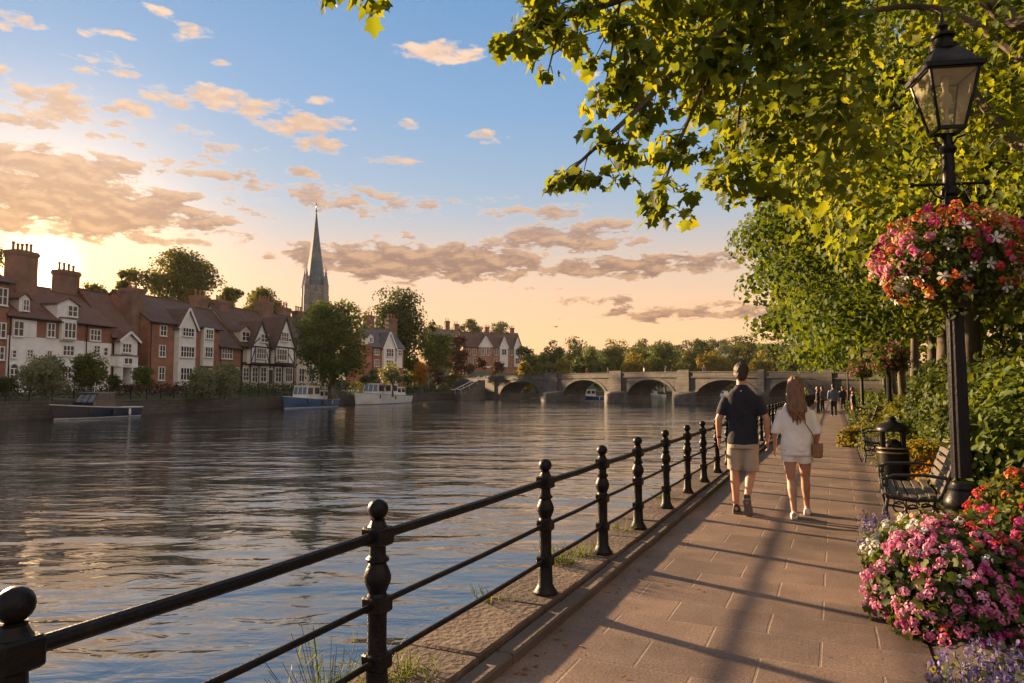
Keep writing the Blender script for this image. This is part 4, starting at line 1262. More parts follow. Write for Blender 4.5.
# behind the houses
FT('deciduous_tree', 'broad spreading tree rising behind the three storey brick house, left of the church', 136, 224, 247, 330, 118, 'leaf_olive', 1.5, 60, 9500, .5, fill=.4, low=-1, cr=2.4)
FT('deciduous_tree', 'narrow tree just left of the broad spreading tree behind the brick stack', 114, 140, 262, 318, 120, 'leaf_olive', 1.5, 18, 1800, .5)
FT('deciduous_tree', 'small round tree behind the roofs right of the second chimney stack by the sun', 77, 108, 281, 312, 115, 'leaf_olive', 1.5, 14, 1000, .5)
FT('deciduous_tree', 'round tree behind the half timbered house, left of the church spire', 243, 287, 284, 332, 130, 'leaf_olive', 1.5, 30, 3600, .5)
FT('deciduous_tree', 'small dark tree behind the chimneys between the broad tree and the round tree', 219, 243, 285, 312, 126, 'leaf_green', 1.5, 14, 1100, .5)
FT('deciduous_tree', 'low bright green tree over the tiled roof left of the half timbered house', 224, 256, 303, 326, 114, 'leaf_bright', 1.5, 14, 1100, .5)
FT('deciduous_tree', 'tree at the left edge of the photo behind the tallest chimney stack', -40, 6, 222, 300, 100, 'leaf_olive', 1.5, 26, 2200, .5)
# riverside
FT('round_tree', 'big round leafy tree on the far quay hiding the pale house, beside the blue boat', 297, 370, 289, 392, 100, 'leaf_green', .5, 80, 16000, .38, flat=.75, fill=.3, cr=2.1, tr=.45, low=-1)
FT('dark_tree', 'very tall dark tree right of the red house with the white bay', 369, 431, 281, 384, 152, 'leaf_dark', 2, 80, 12000, .55, fill=.4, tr=.7, low=-1, cr=3.2)
FT('dark_tree', 'dark narrow tree leaning out behind the very tall dark tree', 418, 440, 310, 372, 160, 'leaf_dark', 2, 20, 1700, .55)
FT('green_tree', 'mid green bushy tree at the foot of the tall dark tree', 421, 456, 331, 386, 150, 'leaf_green', 2, 34, 4200, .5)
FT('copper_tree', 'dark copper leaved tree between the green tree and the orange terrace', 440, 472, 330, 386, 166, 'leaf_purple', 4, 34, 3800, .5)
FT('pollard_tree', 'grey green small tree in front of the red house with the white bay', 380, 406, 361, 390, 118, 'leaf_grey', .6, 18, 1500, .4)
FT('autumn_tree', 'small orange autumn coloured tree behind the white cabin cruiser', 409, 434, 361, 388, 132, 'leaf_orange', .6, 16, 1400, .42)
FT('shrub', 'reddish brown shrub right of the small orange tree', 431, 447, 368, 389, 138, 'leaf_purple', .6, 10, 800, .4, trunk=False)
FT('shrub', 'olive shrub below the copper tree near the bridge steps', 446, 459, 371, 389, 142, 'leaf_olive', .6, 10, 800, .4, trunk=False)
FT('shrub', 'grey green shrub left of the white cabin cruiser under the round tree', 360, 380, 366, 388, 106, 'leaf_grey', .6, 12, 900, .38, trunk=False)
FT('round_tree', 'lone round headed tree on the skyline left of the orange terrace', 459, 484, 317, 342, 285, 'leaf_dark', 10, 18, 1800, .6)
FT('round_tree', 'lone round headed tree on the skyline above the orange terrace roof', 488, 513, 319, 344, 285, 'leaf_dark', 10, 18, 1800, .6)
FT('shrub', 'dark red shrub in front of the left end of the orange terrace', 474, 487, 356, 372, 178, 'leaf_purple', 6, 10, 700, .5, trunk=False)
FT('shrub', 'dull brown shrub on the bank below the orange terrace', 460, 476, 362, 380, 170, 'leaf_purple', 3, 10, 700, .5, trunk=False)
FT('shrub', 'dark shrub at the bridge end below the white gables', 490, 506, 360, 378, 172, 'leaf_purple', 3, 10, 700, .5, trunk=False)
FT('shrub', 'dark green shrub filling the gap between the red house and the orange tree', 397, 426, 352, 392, 152, 'leaf_green', 1, 20, 2200, .45, trunk=False)
FT('deciduous_tree', 'dull green tree on the slope behind the pale roofed house', 424, 446, 322, 352, 250, 'leaf_green', 9, 18, 1600, .6)
FT('deciduous_tree', 'dark tree on the skyline between the pale roofed house and the terrace', 446, 468, 321, 350, 262, 'leaf_dark', 9, 18, 1600, .6)
# gardens in front of the terrace
FT('garden_shrub', 'wide pale flowering shrub in front of the white house', 18, 71, 355, 396, 60.5, 'leaf_grey', .7, 40, 8000, .20, cr=.85, low=-1, trunk=False)
FT('garden_tree', 'round yellow green small tree in front of the dark roofed house', 71, 110, 350, 392, 63, 'leaf_olive', .7, 34, 6500, .21, cr=.8, low=-1)
FT('garden_shrub', 'low green shrub beside the arched white porch', 131, 157, 364, 391, 72, 'leaf_green', .7, 14, 1400, .24, trunk=False)
FT('pollard_tree', 'grey green pollard in front of the three storey brick house', 186, 219, 365, 400, 76, 'leaf_grey', .6, 30, 5000, .25, cr=.95, low=-1)
FT('pollard_tree', 'taller grey green pollard in front of the low tiled house', 212, 240, 359, 398, 80, 'leaf_grey', .6, 28, 4600, .25, cr=.95, low=-1)
FT('garden_shrub', 'dark low shrub at the left edge below the white house', -12, 18, 374, 398, 60, 'leaf_dark', .7, 14, 1300, .2, trunk=False)
FT('garden_shrub', 'dark shrub between the porch and the yellow green small tree', 106, 122, 373, 394, 68, 'leaf_hedge', .7, 12, 900, .22, trunk=False)
# beyond the bridge: one tree after another along the far shore
BG = [  # px0, px1, ytop, ybottom, depth, leaf, words
 (516, 541, 343, 385, 215, 'leaf_dark', 'dark round tree just right of the orange terrace'), (540, 566, 339, 378, 235, 'leaf_dark', 'dark tree above the first bridge arch'),
 (562, 596, 336, 372, 245, 'leaf_dark', 'broad dark tree left of the pale round one beyond the bridge'), (572, 598, 347, 385, 215, 'leaf_green', 'mid green tree in front of the broad dark tree beyond the bridge'),
 (595, 615, 355, 386, 212, 'leaf_green', 'low green tree above the second bridge pier'), (605, 634, 335, 375, 240, 'leaf_olive', 'pale olive round headed tree above the second pier'),
 (630, 655, 335, 375, 245, 'leaf_dark', 'dark round headed tree between two olive ones beyond the bridge'), (622, 648, 354, 385, 210, 'leaf_yellow', 'low yellow green tree over the third arch'),
 (642, 668, 345, 385, 222, 'leaf_green', 'blue green tree right of the low yellow green one'), (652, 678, 336, 378, 240, 'leaf_green', 'green round headed tree in front of the far hill'),
 (674, 698, 351, 386, 212, 'leaf_olive', 'olive bushy tree above the third bridge pier'), (686, 714, 336, 376, 236, 'leaf_dark', 'dark tree left of the walking man beyond the bridge'),
 (692, 720, 350, 386, 210, 'leaf_yellow', 'broad yellow green tree just left of the head of the man'), (714, 736, 356, 386, 206, 'leaf_yellow', 'small yellow tree behind the head of the man'),
 (728, 760, 333, 380, 226, 'leaf_olive', 'tall olive tree right above the head of the man'), (752, 772, 352, 386, 205, 'leaf_yellow', 'low yellow green tree between the man and the woman'),
 (763, 790, 335, 378, 215, 'leaf_dark', 'dark tree left of the overhanging branches by the path'), (778, 806, 341, 386, 180, 'leaf_green', 'green tree behind the head of the woman'),
 (530, 556, 360, 386, 200, 'leaf_olive', 'low olive tree above the left bridge arch'), (552, 575, 361, 387, 200, 'leaf_yellow', 'low yellow tree left of the second arch'),
 (518, 532, 363, 386, 196, 'leaf_yellow', 'small yellow bush tree behind the left parapet'), (800, 826, 338, 388, 150, 'leaf_green', 'green tree where the bridge meets the path')]
for i, (a, b_, yt, yb, D, m_, w) in enumerate(BG):
    FT('shore_tree', w, a - 3, b_ + 3, yt - 3, yb + 8, D, m_, .6, 26, 2600, .7, low=-1, group='trees on the shore beyond the bridge')
# wood on the ridge behind them: reads as one mass
P_, N_, Rn = [], [], []
g = np.random.default_rng(5)
for i in range(800):
    px = g.uniform(330, 900); D = g.uniform(285, 640)
    b_ = PX(px, 389, D); k = D / math.hypot(b_.x, b_.y)
    dist = math.hypot(b_.x, b_.y); t = max(0, dist - 262)
    z = land_z(b_.x, b_.y, t) if b_.x < 0 else rz(b_.x, b_.y)
    r = g.uniform(3.4, 6.0)
    d = sphere_dirs(150); d[:, 2] = np.abs(d[:, 2]) * 1.1 - .15
    P_.append(np.array([b_.x, b_.y, z + r * .7]) + d * r * g.beta(3, 1, (150, 1))); N_.append(d); Rn.append(np.clip(g.random() * .6 + .4 * g.random(150), 0, 1))
P_ = np.concatenate(P_); N_ = np.concatenate(N_); Rn = np.concatenate(Rn)
o = leaf_mesh('hill_wood', P_, rand_rot(len(P_), N_, .6), 1.7 * rng.uniform(.7, 1.3, len(P_)), DIAM, MATS['leaf_dark'], Rn)
tag(o, 'distant wood covering the low ridge behind the shore trees', 'wood', kind='stuff')

# garden hedges on the far bank
def hedge_strip(name, label, cat, pts, w, h, n, mat, ls, group=None, tmpl=DIAM, bump_=.25):
    pts = [Vector(p) for p in pts]; tot = sum((b - a).length for a, b in zip(pts[:-1], pts[1:]))
    P, Nn = [], []
    for a, b in zip(pts[:-1], pts[1:]):
        k = max(8, int(n * (b - a).length / tot)); t = rng.random(k)
        ax = (b - a).normalized(); sx = Vector((ax.y, -ax.x, 0))
        th = rng.uniform(0, math.pi, k); d = np.stack([np.cos(th), np.sin(th)], 1)
        L_ = (b - a).length
        wob = 1 + bump_ * np.sin(t * L_ * 2.1 + a.x) * .5 + bump_ * np.sin(t * L_ * 5.3 + a.y) * .4
        rr = rng.beta(6, 1.4, k) * wob
        q = np.sign(d) * np.abs(d) ** .6
        p = np.array(a)[None] + np.array(b - a)[None] * t[:, None] + np.array(sx)[None] * (q[:, 0] * w / 2 * rr)[:, None]
        p[:, 2] += q[:, 1] * h * rr
        P.append(p); Nn.append(np.array(sx)[None] * d[:, :1] + np.array([0, 0, 1.])[None] * d[:, 1:])
    P = np.concatenate(P); Nn = np.concatenate(Nn)
    o = leaf_mesh(name, P, rand_rot(len(P), Nn, .6), ls * rng.uniform(.7, 1.3, len(P)), tmpl, MATS[mat])
    tag(o, label, cat, group); return o
def inland(y, t, z):
    x = bank_x(y); d = math.hypot(x, y); return (x * (1 + t / d), y * (1 + t / d), z)
hedge_strip('garden_hedge', 'dark clipped hedge behind the promenade below the white house', 'hedge', [inland(y, 5.6, .6) for y in (26, 34, 42)], 1.3, 1.5, 2200, 'leaf_dark', .22)
hedge_strip('garden_hedge', 'mixed brownish hedge behind the promenade in front of the porch and brick house', 'hedge', [inland(y, 6.0, .7) for y in (42.5, 50, 58, 63)], 1.4, 1.5, 2200, 'leaf_purple', .24)
hedge_strip('garden_hedge', 'low green hedge behind the promenade below the half timbered house', 'hedge', [inland(y, 6.2, .7) for y in (63.5, 74, 84)], 1.4, 1.6, 2200, 'leaf_hedge', .26)
hedge_strip('garden_hedge', 'dark hedge running from the round tree towards the bridge', 'hedge', [inland(y, 6.5, .7) for y in (85, 100, 116, 132, 150)], 1.8, 2.2, 3600, 'leaf_dark', .36)

# --------------------------------------------------- plane trees along the path
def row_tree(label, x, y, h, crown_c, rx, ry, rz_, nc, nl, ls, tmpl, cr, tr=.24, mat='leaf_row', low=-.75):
    tree_n[0] += 1
    root = empty('plane_tree', (x, y, .08), 0, label, 'tree', 'trees lining the riverside path')
    P, nr, rnd, C = clump_crown(rx, ry, rz_, nc, nl, cr, .7, tree_n[0], .3, low)
    off = np.array(crown_c) - np.array([x, y, .08])
    P = P + off
    nr = nr * np.array([1, 1, .5])
    leaf_mesh('crown', P, rand_rot(nl, nr, .55, .9), ls * rng.uniform(.65, 1.25, nl), tmpl, MATS[mat], rnd, root)
    trunk_mb(h, tr, C[C[:, 2] > -.3 * rz_] + off, n=14, bend=.12, maxl=22, limb_from=.78).build('trunk', MATS['bark'], root)
    return root
row_tree('second tree of the row, its trunk just right of the near lamp post', 3.9, 15.5, 6.4, (3.5, 15.5, 7.3), 4.4, 5.0, 4.2, 80, 52000, .122, LOBED, 1.15, .27)
row_tree('leaning trunk tree seen just behind the near lamp post', 3.2, 21.0, 6.8, (2.5, 21.5, 6.3), 4.2, 5.0, 4.0, 74, 40000, .14, LOBED, 1.2, .27)
row_tree('tree with a thick pale trunk between the hedge and the second lamp', 3.6, 28.5, 7, (2.3, 28.5, 6.5), 4.6, 5.5, 4.3, 66, 29000, .17, LOBED, 1.3, .36)
row_tree('tree behind the pink hanging basket of the thin pole', 4.2, 37.5, 7, (2.1, 37.5, 7.2), 5.2, 5.6, 4.6, 56, 11000, .30, DIAM, 1.4, .3)
row_tree('fifth tree of the row beyond the second lamp', 4.4, 48, 7, (1.8, 48, 7.2), 5.6, 6, 4.8, 50, 8000, .38, DIAM, 1.5, .3)
row_tree('slim distant tree of the row halfway to the bridge', 4.6, 60, 7, (1.8, 60, 7.4), 5.8, 6.5, 5, 46, 6000, .46, DIAM, 1.6, .3)
row_tree('distant tree of the row near the end of the path', 5.0, 75, 7, (2, 75, 7.4), 6.2, 7, 5.2, 40, 4500, .55, DIAM, 1.8, .3)
row_tree('farthest tree of the row where the path meets the bridge', 5.4, 93, 7, (2.4, 93, 7.4), 6.4, 7, 5.4, 36, 3500, .65, DIAM, 2.0, .3)
row_tree('back row tree standing behind the hedge and the right hand houses', 9.5, 19, 7, (8.8, 19, 6.3), 5.5, 5.5, 5.6, 80, 18000, .24, LOBED, 1.5, .3)
row_tree('back row tree seen right of the basket of the near lamp', 9.0, 12.5, 7, (8.2, 12.5, 6.3), 4.6, 4.4, 5.2, 74, 17000, .21, LOBED, 1.4, .3)
row_tree('back row tree far behind the tall hedge', 10.5, 31, 7, (9.8, 31, 6.5), 6, 6.5, 5.8, 70, 12000, .32, DIAM, 1.7, .3)

# --------------------------------------------------- the near tree whose branches hang over the river
TB = Vector((4.7, 5.2, .1))
near_tree = empty('plane_tree', TB, 0, 'near tree standing outside the right edge, its branches hanging over the top of the photo', 'tree', 'trees lining the riverside path')
wood = MB()
wood.tube([TB + Vector((0, 0, -.4)), TB, TB + Vector((-.05, .05, 1.5)), TB + Vector((-.1, .1, 3)), TB + Vector((-.2, .2, 4.2)), TB + Vector((-.2, .3, 6.5)), TB + Vector((0, .5, 9))], [.5, .42, .34, .31, .28, .2, .08], 14)
fork = TB + Vector((-.2, .2, 4.0))
leafP, leafN, leafR = [], [], []
def spray(p, n, r, flat=.6, hue=None):
    """a tuft of leaves round p"""
    h0 = rng.random() if hue is None else hue
    d = rng.normal(size=(n, 3)); d /= np.linalg.norm(d, axis=1, keepdims=True)
    q = np.array(p)[None] + d * (r * rng.beta(2, 1.2, (n, 1))) * np.array([1, 1, flat])
    leafP.append(q); leafN.append(d * np.array([.6, .6, .3]) + np.array([-.25, -.1, .35])); leafR.append(np.clip(.5 * h0 + .5 * rng.random(n), 0, 1))
def branch(pts, r0, r1, tuft=11, step=.14, spread=.20, twigs=True, start=0.0, tr=.13):
    P = [Vector(p) for p in pts]
    # smooth the polyline
    for _ in range(2):
        Q = [P[0]]
        for a, b in zip(P[:-1], P[1:]): Q += [a.lerp(b, .25), a.lerp(b, .75)]
        P = Q + [P[-1]]
    n = len(P); wood.tube(P, [r0 + (r1 - r0) * (i / (n - 1)) ** .8 for i in range(n)], 7)
    L = 0; nextt = 0; tot = sum((b - a).length for a, b in zip(P[:-1], P[1:]))
    for a, b in zip(P[:-1], P[1:]):
        seg = (b - a).length
        while nextt < L + seg:
            p = a.lerp(b, (nextt - L) / seg)
            if nextt / tot >= start and tuft:
                s = spread * (1.25 - .5 * nextt / tot)
                e = p + Vector((random.gauss(0, 1), random.gauss(0, 1), random.gauss(-.55, .7))) * s
                if twigs: wood.tube([p, p.lerp(e, .5) + Vector((0, 0, .02)), e], [max(r1, .005), .004, .003], 4, cap=False)
                spray(e, tuft + random.randint(-3, 3), tr)
            nextt += step * random.uniform(.7, 1.3)
        L += seg
    spray(P[-1], max(5, tuft), tr * .8)

# limbs seen through the crown, top right
branch([fork, PX(1070, 110, 7.0), PX(1005, 40, 7.6), PX(930, 2, 8.0), PX(850, 14, 8.2), PX(770, 40, 7.8)], .08, .015, 8, .22, .35, start=.35)
branch([fork + Vector((0, .1, .3)), PX(1030, 40, 7.4), PX(985, -5, 7.8), PX(930, -40, 8)], .15, .06, 8, .25, .4, start=.4)
branch([fork + Vector((0, .1, -.3)), PX(1040, 170, 7.8), PX(985, 110, 8.6), PX(955, 60, 9)], .10, .03, 8, .25, .4, start=.4)
# the branch that crosses to the river
branch([fork, PX(980, -90, 5.9), PX(850, -60, 5.9), PX(760, -5, 5.9), PX(678, 67, 5.8), PX(636, 111, 5.7), PX(598, 145, 5.6), PX(558, 183, 5.5)], .07, .007, 13, .07, .15, start=.58, tr=.12)
branch([PX(760, -5, 5.9), PX(715, 60, 5.9), PX(688, 120, 5.85), PX(668, 170, 5.8), PX(655, 215, 5.75)], .03, .006, 13, .07, .15, start=.1, tr=.13)
branch([PX(850, -60, 5.9), PX(700, -40, 5.6), PX(620, 2, 5.5), PX(567, 15, 5.4), PX(517, 30, 5.3), PX(498, 44, 5.3)], .05, .006, 12, .075, .15, start=.4, tr=.12)
branch([PX(567, 15, 5.4), PX(556, 40, 5.35), PX(548, 72, 5.3)], .012, .005, 6, .12, .09, tr=.10)
branch([PX(620, 2, 5.5), PX(610, 60, 5.5), PX(604, 96, 5.5)], .012, .005, 13, .07, .15, tr=.13)
branch([PX(690, -20, 5.6), PX(650, 40, 5.6), PX(632, 84, 5.6)], .012, .005, 14, .07, .15, tr=.13)
branch([PX(640, -40, 5.4), PX(560, -25, 5.3), PX(540, 2, 5.3)], .02, .006, 14, .07, .14, tr=.13)
branch([PX(760, 0, 6.0), PX(742, 90, 6.2), PX(735, 150, 6.3), PX(722, 185, 6.3)], .02, .006, 15, .07, .18, tr=.15)
branch([PX(800, -20, 6.2), PX(790, 90, 6.4), PX(775, 150, 6.5), PX(764, 190, 6.5)], .02, .006, 15, .07, .2, tr=.16)
branch([PX(700, -40, 5.6), PX(560, -75, 5.0), PX(440, -60, 4.7), PX(380, -28, 4.6), PX(366, 2, 4.55), PX(373, 14, 4.55)], .025, .005, 6, .11, .08, start=.72, tr=.09)
branch([PX(400, -45, 4.65), PX(345, -25, 4.55), PX(326, -2, 4.5)], .012, .005, 6, .10, .08, tr=.09)
# the dense body of the crown above the path
g = np.random.default_rng(3)
def in_body(px, py):
    # left edge of the dense canopy, from the photograph
    edge = np.interp(py, [-80, 0, 60, 110, 160, 215, 240], [560, 596, 650, 712, 765, 812, 835])
    return px > edge + 8
k = 0
while k < 500:
    px, py, D = g.uniform(560, 1120), g.uniform(-120, 255), g.uniform(5.6, 10.5)
    if not in_body(px, py): continue
    if py > 170 and px > 850 and D < 8: continue
    if px > 890 and px < 1000 and py > -10 and D < 7.8: continue
    if px < 770: D = 5.6 + (D - 5.6) * .5
    p = PX(px, py, D)
    spray(p, int(32), .30 + .02 * D, .7); k += 1
P_ = np.concatenate(leafP); N_ = np.concatenate(leafN); Rn = np.concatenate(leafR)
# no leaves right round the lantern and the lamp post
k_ = (np.hypot(P_[:, 0] - .985, P_[:, 1] - 7.25) > .75)
q_ = P_ - np.array(CAM); az_ = np.degrees(np.arctan2(q_[:, 0], q_[:, 1])); k_ &= ~((np.abs(az_ - 7.75) < 3.4) & (np.hypot(q_[:, 0], q_[:, 1]) < 8.0) & (P_[:, 2] < 4.9))
P_, N_, Rn = P_[k_], N_[k_], Rn[k_]
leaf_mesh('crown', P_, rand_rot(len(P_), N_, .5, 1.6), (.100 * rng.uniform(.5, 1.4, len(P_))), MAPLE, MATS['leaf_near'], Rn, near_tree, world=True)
wood.build('trunk', MATS['bark'], near_tree, world=True)
# ------------------------------------------------------------------ street furniture and planting
FWH = Vector((math.sin(YAW), math.cos(YAW), 0))
def depth_of(x, y): return FWH.x * x + FWH.y * y
def zat(x, y, py):
    v = ray(512, py); return EYE + depth_of(x, y) * v.z / math.hypot(v.x, v.y)
def ground_at(px, D):
    """spot on the ground below picture column px at horizontal depth D"""
    v = ray(px, 389); k = D / (v.x * FWH.x + v.y * FWH.y); return v.x * k, v.y * k

IL = MATS['iron_lamp']
def make_lamp(x, y, label, rz_):
    root = empty('street_lamp', (x, y, .03), rz_, label, 'street lamp', 'black lantern street lamps along the path')
    z = lambda py: zat(.985, 7.25, py) - .03                        # heights taken from the nearest lamp
    mb = MB()
    mb.lathe([(.20, -.3), (.20, .06), (.185, .08), (.165, .10), (.165, .13), (.15, .16), (.125, .20), (.118, .50), (.132, .52), (.138, .55), (.125, .58), (.145, .62), (.15, .67), (.135, .72), (.115, .78), (.105, .80), (.11, .83), (.095, .86), (.086, .89)], 24)
    for q in mb.v: q.z = q.z * .76
    mb.build('base', IL, root)
    mb = MB()
    mb.lathe([(.078, .72), (.076, 1.3), (.070, 1.9), (.064, 2.5), (.060, z(190) - .05)], 24, flute=1, famp=.10)
    mb.build('column', IL, root, smooth=20)
    mb = MB()
    zc = z(184)
    mb.lathe([(.062, zc - .12), (.080, zc - .10), (.080, zc - .06), (.055, zc - .03), (.052, zc + .10), (.050, z(150) - .04), (.062, z(150) - .03), (.075, z(150)), (.062, z(150) + .03), (.045, z(146)), (.04, z(135))], 20)
    mb.build('collar', IL, root)
    mb = MB()                                                          # ladder bar
    mb.tube([(-.30, 0, zc), (.30, 0, zc)], .014, 8)
    for s in (-1, 1): mb.ball((s * .31, 0, zc), .026, 10); mb.tube([(s * .05, 0, zc - .14), (s * .12, 0, zc - .10), (s * .17, 0, zc - .015)], .009, 6)
    mb.build('ladder_bar', IL, root)
    # lantern, square on plan and narrowing downwards
    zb, zt = z(131), z(75)
    hb, ht = .105, .205
    lt = MB()
    for i in range(4):
        a, b_ = (math.pi / 2 * i + math.pi / 4), (math.pi / 2 * (i + 1) + math.pi / 4)
        q = 2 ** .5
        lo, hi = Vector((hb * q * math.cos(a), hb * q * math.sin(a), zb)), Vector((ht * q * math.cos(a), ht * q * math.sin(a), zt))
        lo2, hi2 = Vector((hb * q * math.cos(b_), hb * q * math.sin(b_), zb)), Vector((ht * q * math.cos(b_), ht * q * math.sin(b_), zt))
        lt.tube([lo, hi], .014, 6); lt.bar(lo, lo2, .03, .03); lt.bar(hi, hi2, .035, .04)
        cc = Vector((0, 0, z(148)))
        lt.tube([lo * .98, lo.lerp(cc, .45) + Vector((0, 0, -.015)), cc + (lo - cc) * .18 + Vector((0, 0, -.03))], .010, 6)
    lt.build('lantern_frame', IL, root)
    for i in range(4):
        M = Matrix.Rotation(math.pi / 2 * i, 4, 'Z')
        MB().add([(-hb + .01, -hb + .004, zb + .012), (hb - .01, -hb + .004, zb + .012), (ht - .01, -ht + .004, zt - .015), (-ht + .01, -ht + .004, zt - .015)], [(0, 1, 2, 3)], M=M).build('glass_pane', MATS['lamp_glass'], root, smooth=0)
    mb = MB()
    sq = lambda h_, zz: [(h_ * c_, h_ * s_, zz) for c_, s_ in ((-1, -1), (1, -1), (1, 1), (-1, 1))]
    mb.loft([sq(ht + .035, zt - .01), sq(ht + .04, zt + .03), sq(ht * .96, zt + .055), sq(ht * .74, zt + .14), sq(ht * .42, zt + .235), sq(ht * .36, zt + .245)])
    mb.lathe([(.115, zt + .22), (.12, zt + .26), (.085, zt + .28), (.075, zt + .33), (.10, zt + .345), (.10, zt + .365), (.055, zt + .39), (.035, zt + .42), (.05, zt + .45), (.02, zt + .50), (.006, zt + .60)], 12)
    mb.build('lantern_roof', IL, root)
    mb = MB(); mb.add([(h_ * c_, h_ * s_, zt - .02) for h_ in (ht - .02,) for c_, s_ in ((-1, -1), (-1, 1), (1, 1), (1, -1))], [(0, 1, 2, 3)]); mb.build('reflector', MATS['lamp_inner'], root)
    mb = MB(); mb.lathe([(.03, zt - .03), (.03, zt - .10), (.022, zt - .12), (.022, zt - .16), (.045, zt - .19), (.052, zt - .24), (.03, zt - .30), (.018, zt - .33), (.018, zb + .12), (.03, zb + .10), (.03, zb + .02)], 14)
    mb.build('burner', MATS['lamp_inner'], root)
    return root
LX, LY = .985, 7.25
lamp = make_lamp(LX, LY, 'nearest black lantern lamp post with a huge mixed flower basket, tall on the right', R(16))
def other(root, x, y, label, rz_):
    c = copy_tree(root); c.location = (x, y, .03); c.rotation_euler.z = rz_; c['label'] = label; return c
l2 = ground_at(889, 22.0); l3 = ground_at(862, 33.5)
other(lamp, *l2, 'slim black lamp post rising behind the litter bin, carrying a pink flower basket', R(20))
other(lamp, *l3, 'small distant black lamp post whose pale lantern shows against the leaves', R(5))
l4 = ground_at(848, 62)
other(lamp, *l4, 'tiny farthest black lamp post near the end of the path', R(5))

# ---- flowers
def heads_pts(C, Nn, head_r, nf, fr):
    """florets of rounded flower heads"""
    C = np.asarray(C); Nn = np.asarray(Nn); n = len(C)
    Nn = Nn / np.linalg.norm(Nn, axis=1, keepdims=True)
    d = rng.normal(size=(n, nf, 3)); d /= np.linalg.norm(d, axis=2, keepdims=True)
    dot = (d * Nn[:, None]).sum(2, keepdims=True)
    d = np.where(dot < -.1, d - 2 * dot * Nn[:, None], d)
    hr = head_r * rng.uniform(.55, 1.25, (n, 1, 1))
    P = C[:, None] + d * hr * rng.uniform(.8, 1.05, (n, nf, 1))
    rnd = np.clip(.5 * rng.random((n, 1)) + .5 * rng.random((n, nf)), 0, 1)
    return P.reshape(-1, 3), d.reshape(-1, 3), (fr * rng.uniform(.8, 1.2, (n * nf))), rnd.ravel()
def blossoms(name, C, Nn, mat, head_r=.05, nf=16, fr=.019, parent=None, tmpl=FLORET):
    if len(C) == 0: return None
    P, d, s, r_ = heads_pts(C, Nn, head_r, nf, fr)
    o = leaf_mesh(name, P, rand_rot(len(P), d, .25), s, tmpl, MATS[mat], r_, parent, world=True)
    return tag(o, kind='stuff')
def dome(c, rx, ry, rz_, n, zmin=-.6, jit=.06):
    d = sphere_dirs(n * 3); d = d[d[:, 2] > zmin][:n]
    lump = 1 + .10 * np.sin(d[:, :1] * 7 + c[0] * 3) * np.cos(d[:, 2:] * 6 + d[:, 1:2] * 5)
    return np.array(c)[None] + d * np.array([rx, ry, rz_]) * lump * (1 + jit * rng.normal(size=(len(d), 1))), d

def make_basket(x, y, zc, r, label, palette, seed_n, nheads=150):
    root = empty('hanging_basket', (x, y, zc), 0, label, 'flower basket', 'flower baskets hanging on the lamp posts')
    c = (x, y, zc)
    mb = MB()
    mb.lathe([(.10, -.42), (.22, -.38), (.34, -.22), (.40, -.02), (.42, .05), (.36, .05)], 18, c)
    mb.build('basket_bowl', MATS['moss'], root, world=True)
    mb = MB()
    for i in range(6):
        a = math.pi / 3 * i + .3
        mb.tube([(x + .40 * math.cos(a), y + .40 * math.sin(a), zc + .05), (x + .07 * math.cos(a), y + .07 * math.sin(a), zc + .78)], .005, 5)
    mb.build('wire', MATS['iron'], root, world=True)
    P, d = dome(c, r * .86, r * .86, r * .70, 3200, -.95, .12)
    P = np.concatenate([P, np.array(c) + (P[:1200] - np.array(c)) * .7]); d = np.concatenate([d, d[:1200]])
    P[:, 2] -= .03
    leaf_mesh('foliage', P, rand_rot(len(P), d, .7, .6), .062 * rng.uniform(.6, 1.3, len(P)), OVAL, MATS['leaf_green'], parent=root, world=True)
    # trailing sprays under the bowl
    T_, Td = [], []
    for i in range(26):
        a = rng.uniform(0, 6.28); q = r * rng.uniform(.3, .92); L_ = rng.uniform(.12, .34)
        for t in np.linspace(0, 1, 14): T_.append((x + q * math.cos(a) * (1 + .1 * t), y + q * math.sin(a) * (1 + .1 * t), zc - r * .38 - L_ * t)); Td.append((math.cos(a), math.sin(a), .1))
    T_ = np.array(T_) + rng.normal(size=(len(T_), 3)) * .018
    leaf_mesh('trailing_foliage', T_, rand_rot(len(T_), np.array(Td), .7, 1.2), .05 * rng.uniform(.6, 1.2, len(T_)), OVAL, MATS['leaf_hedge'], parent=root, world=True)
    C, Nn = dome(c, r * .98, r * .98, r * .80, nheads, -.78, .05)
    right = np.array(rt); towards = -np.array(FWH)
    u = ((C - np.array(c)) @ right) / r; w = (C[:, 2] - zc) / (r * .8)
    pick = palette(u, w)
    for nm in set(pick):
        q = pick == nm
        if nm == 'white_petal':
            P = C[q]; 
            o = leaf_mesh('white_petal_flowers', P, rand_rot(len(P), Nn[q], .3), .052 * rng.uniform(.7, 1.2, len(P)), FLOWER5, MATS[nm], parent=root, world=True); tag(o, kind='stuff')
        else:
            blossoms(nm.replace('_petal', '') + '_flowers', C[q], Nn[q], nm, .044, 18, .017, root, FLORET)
    return root
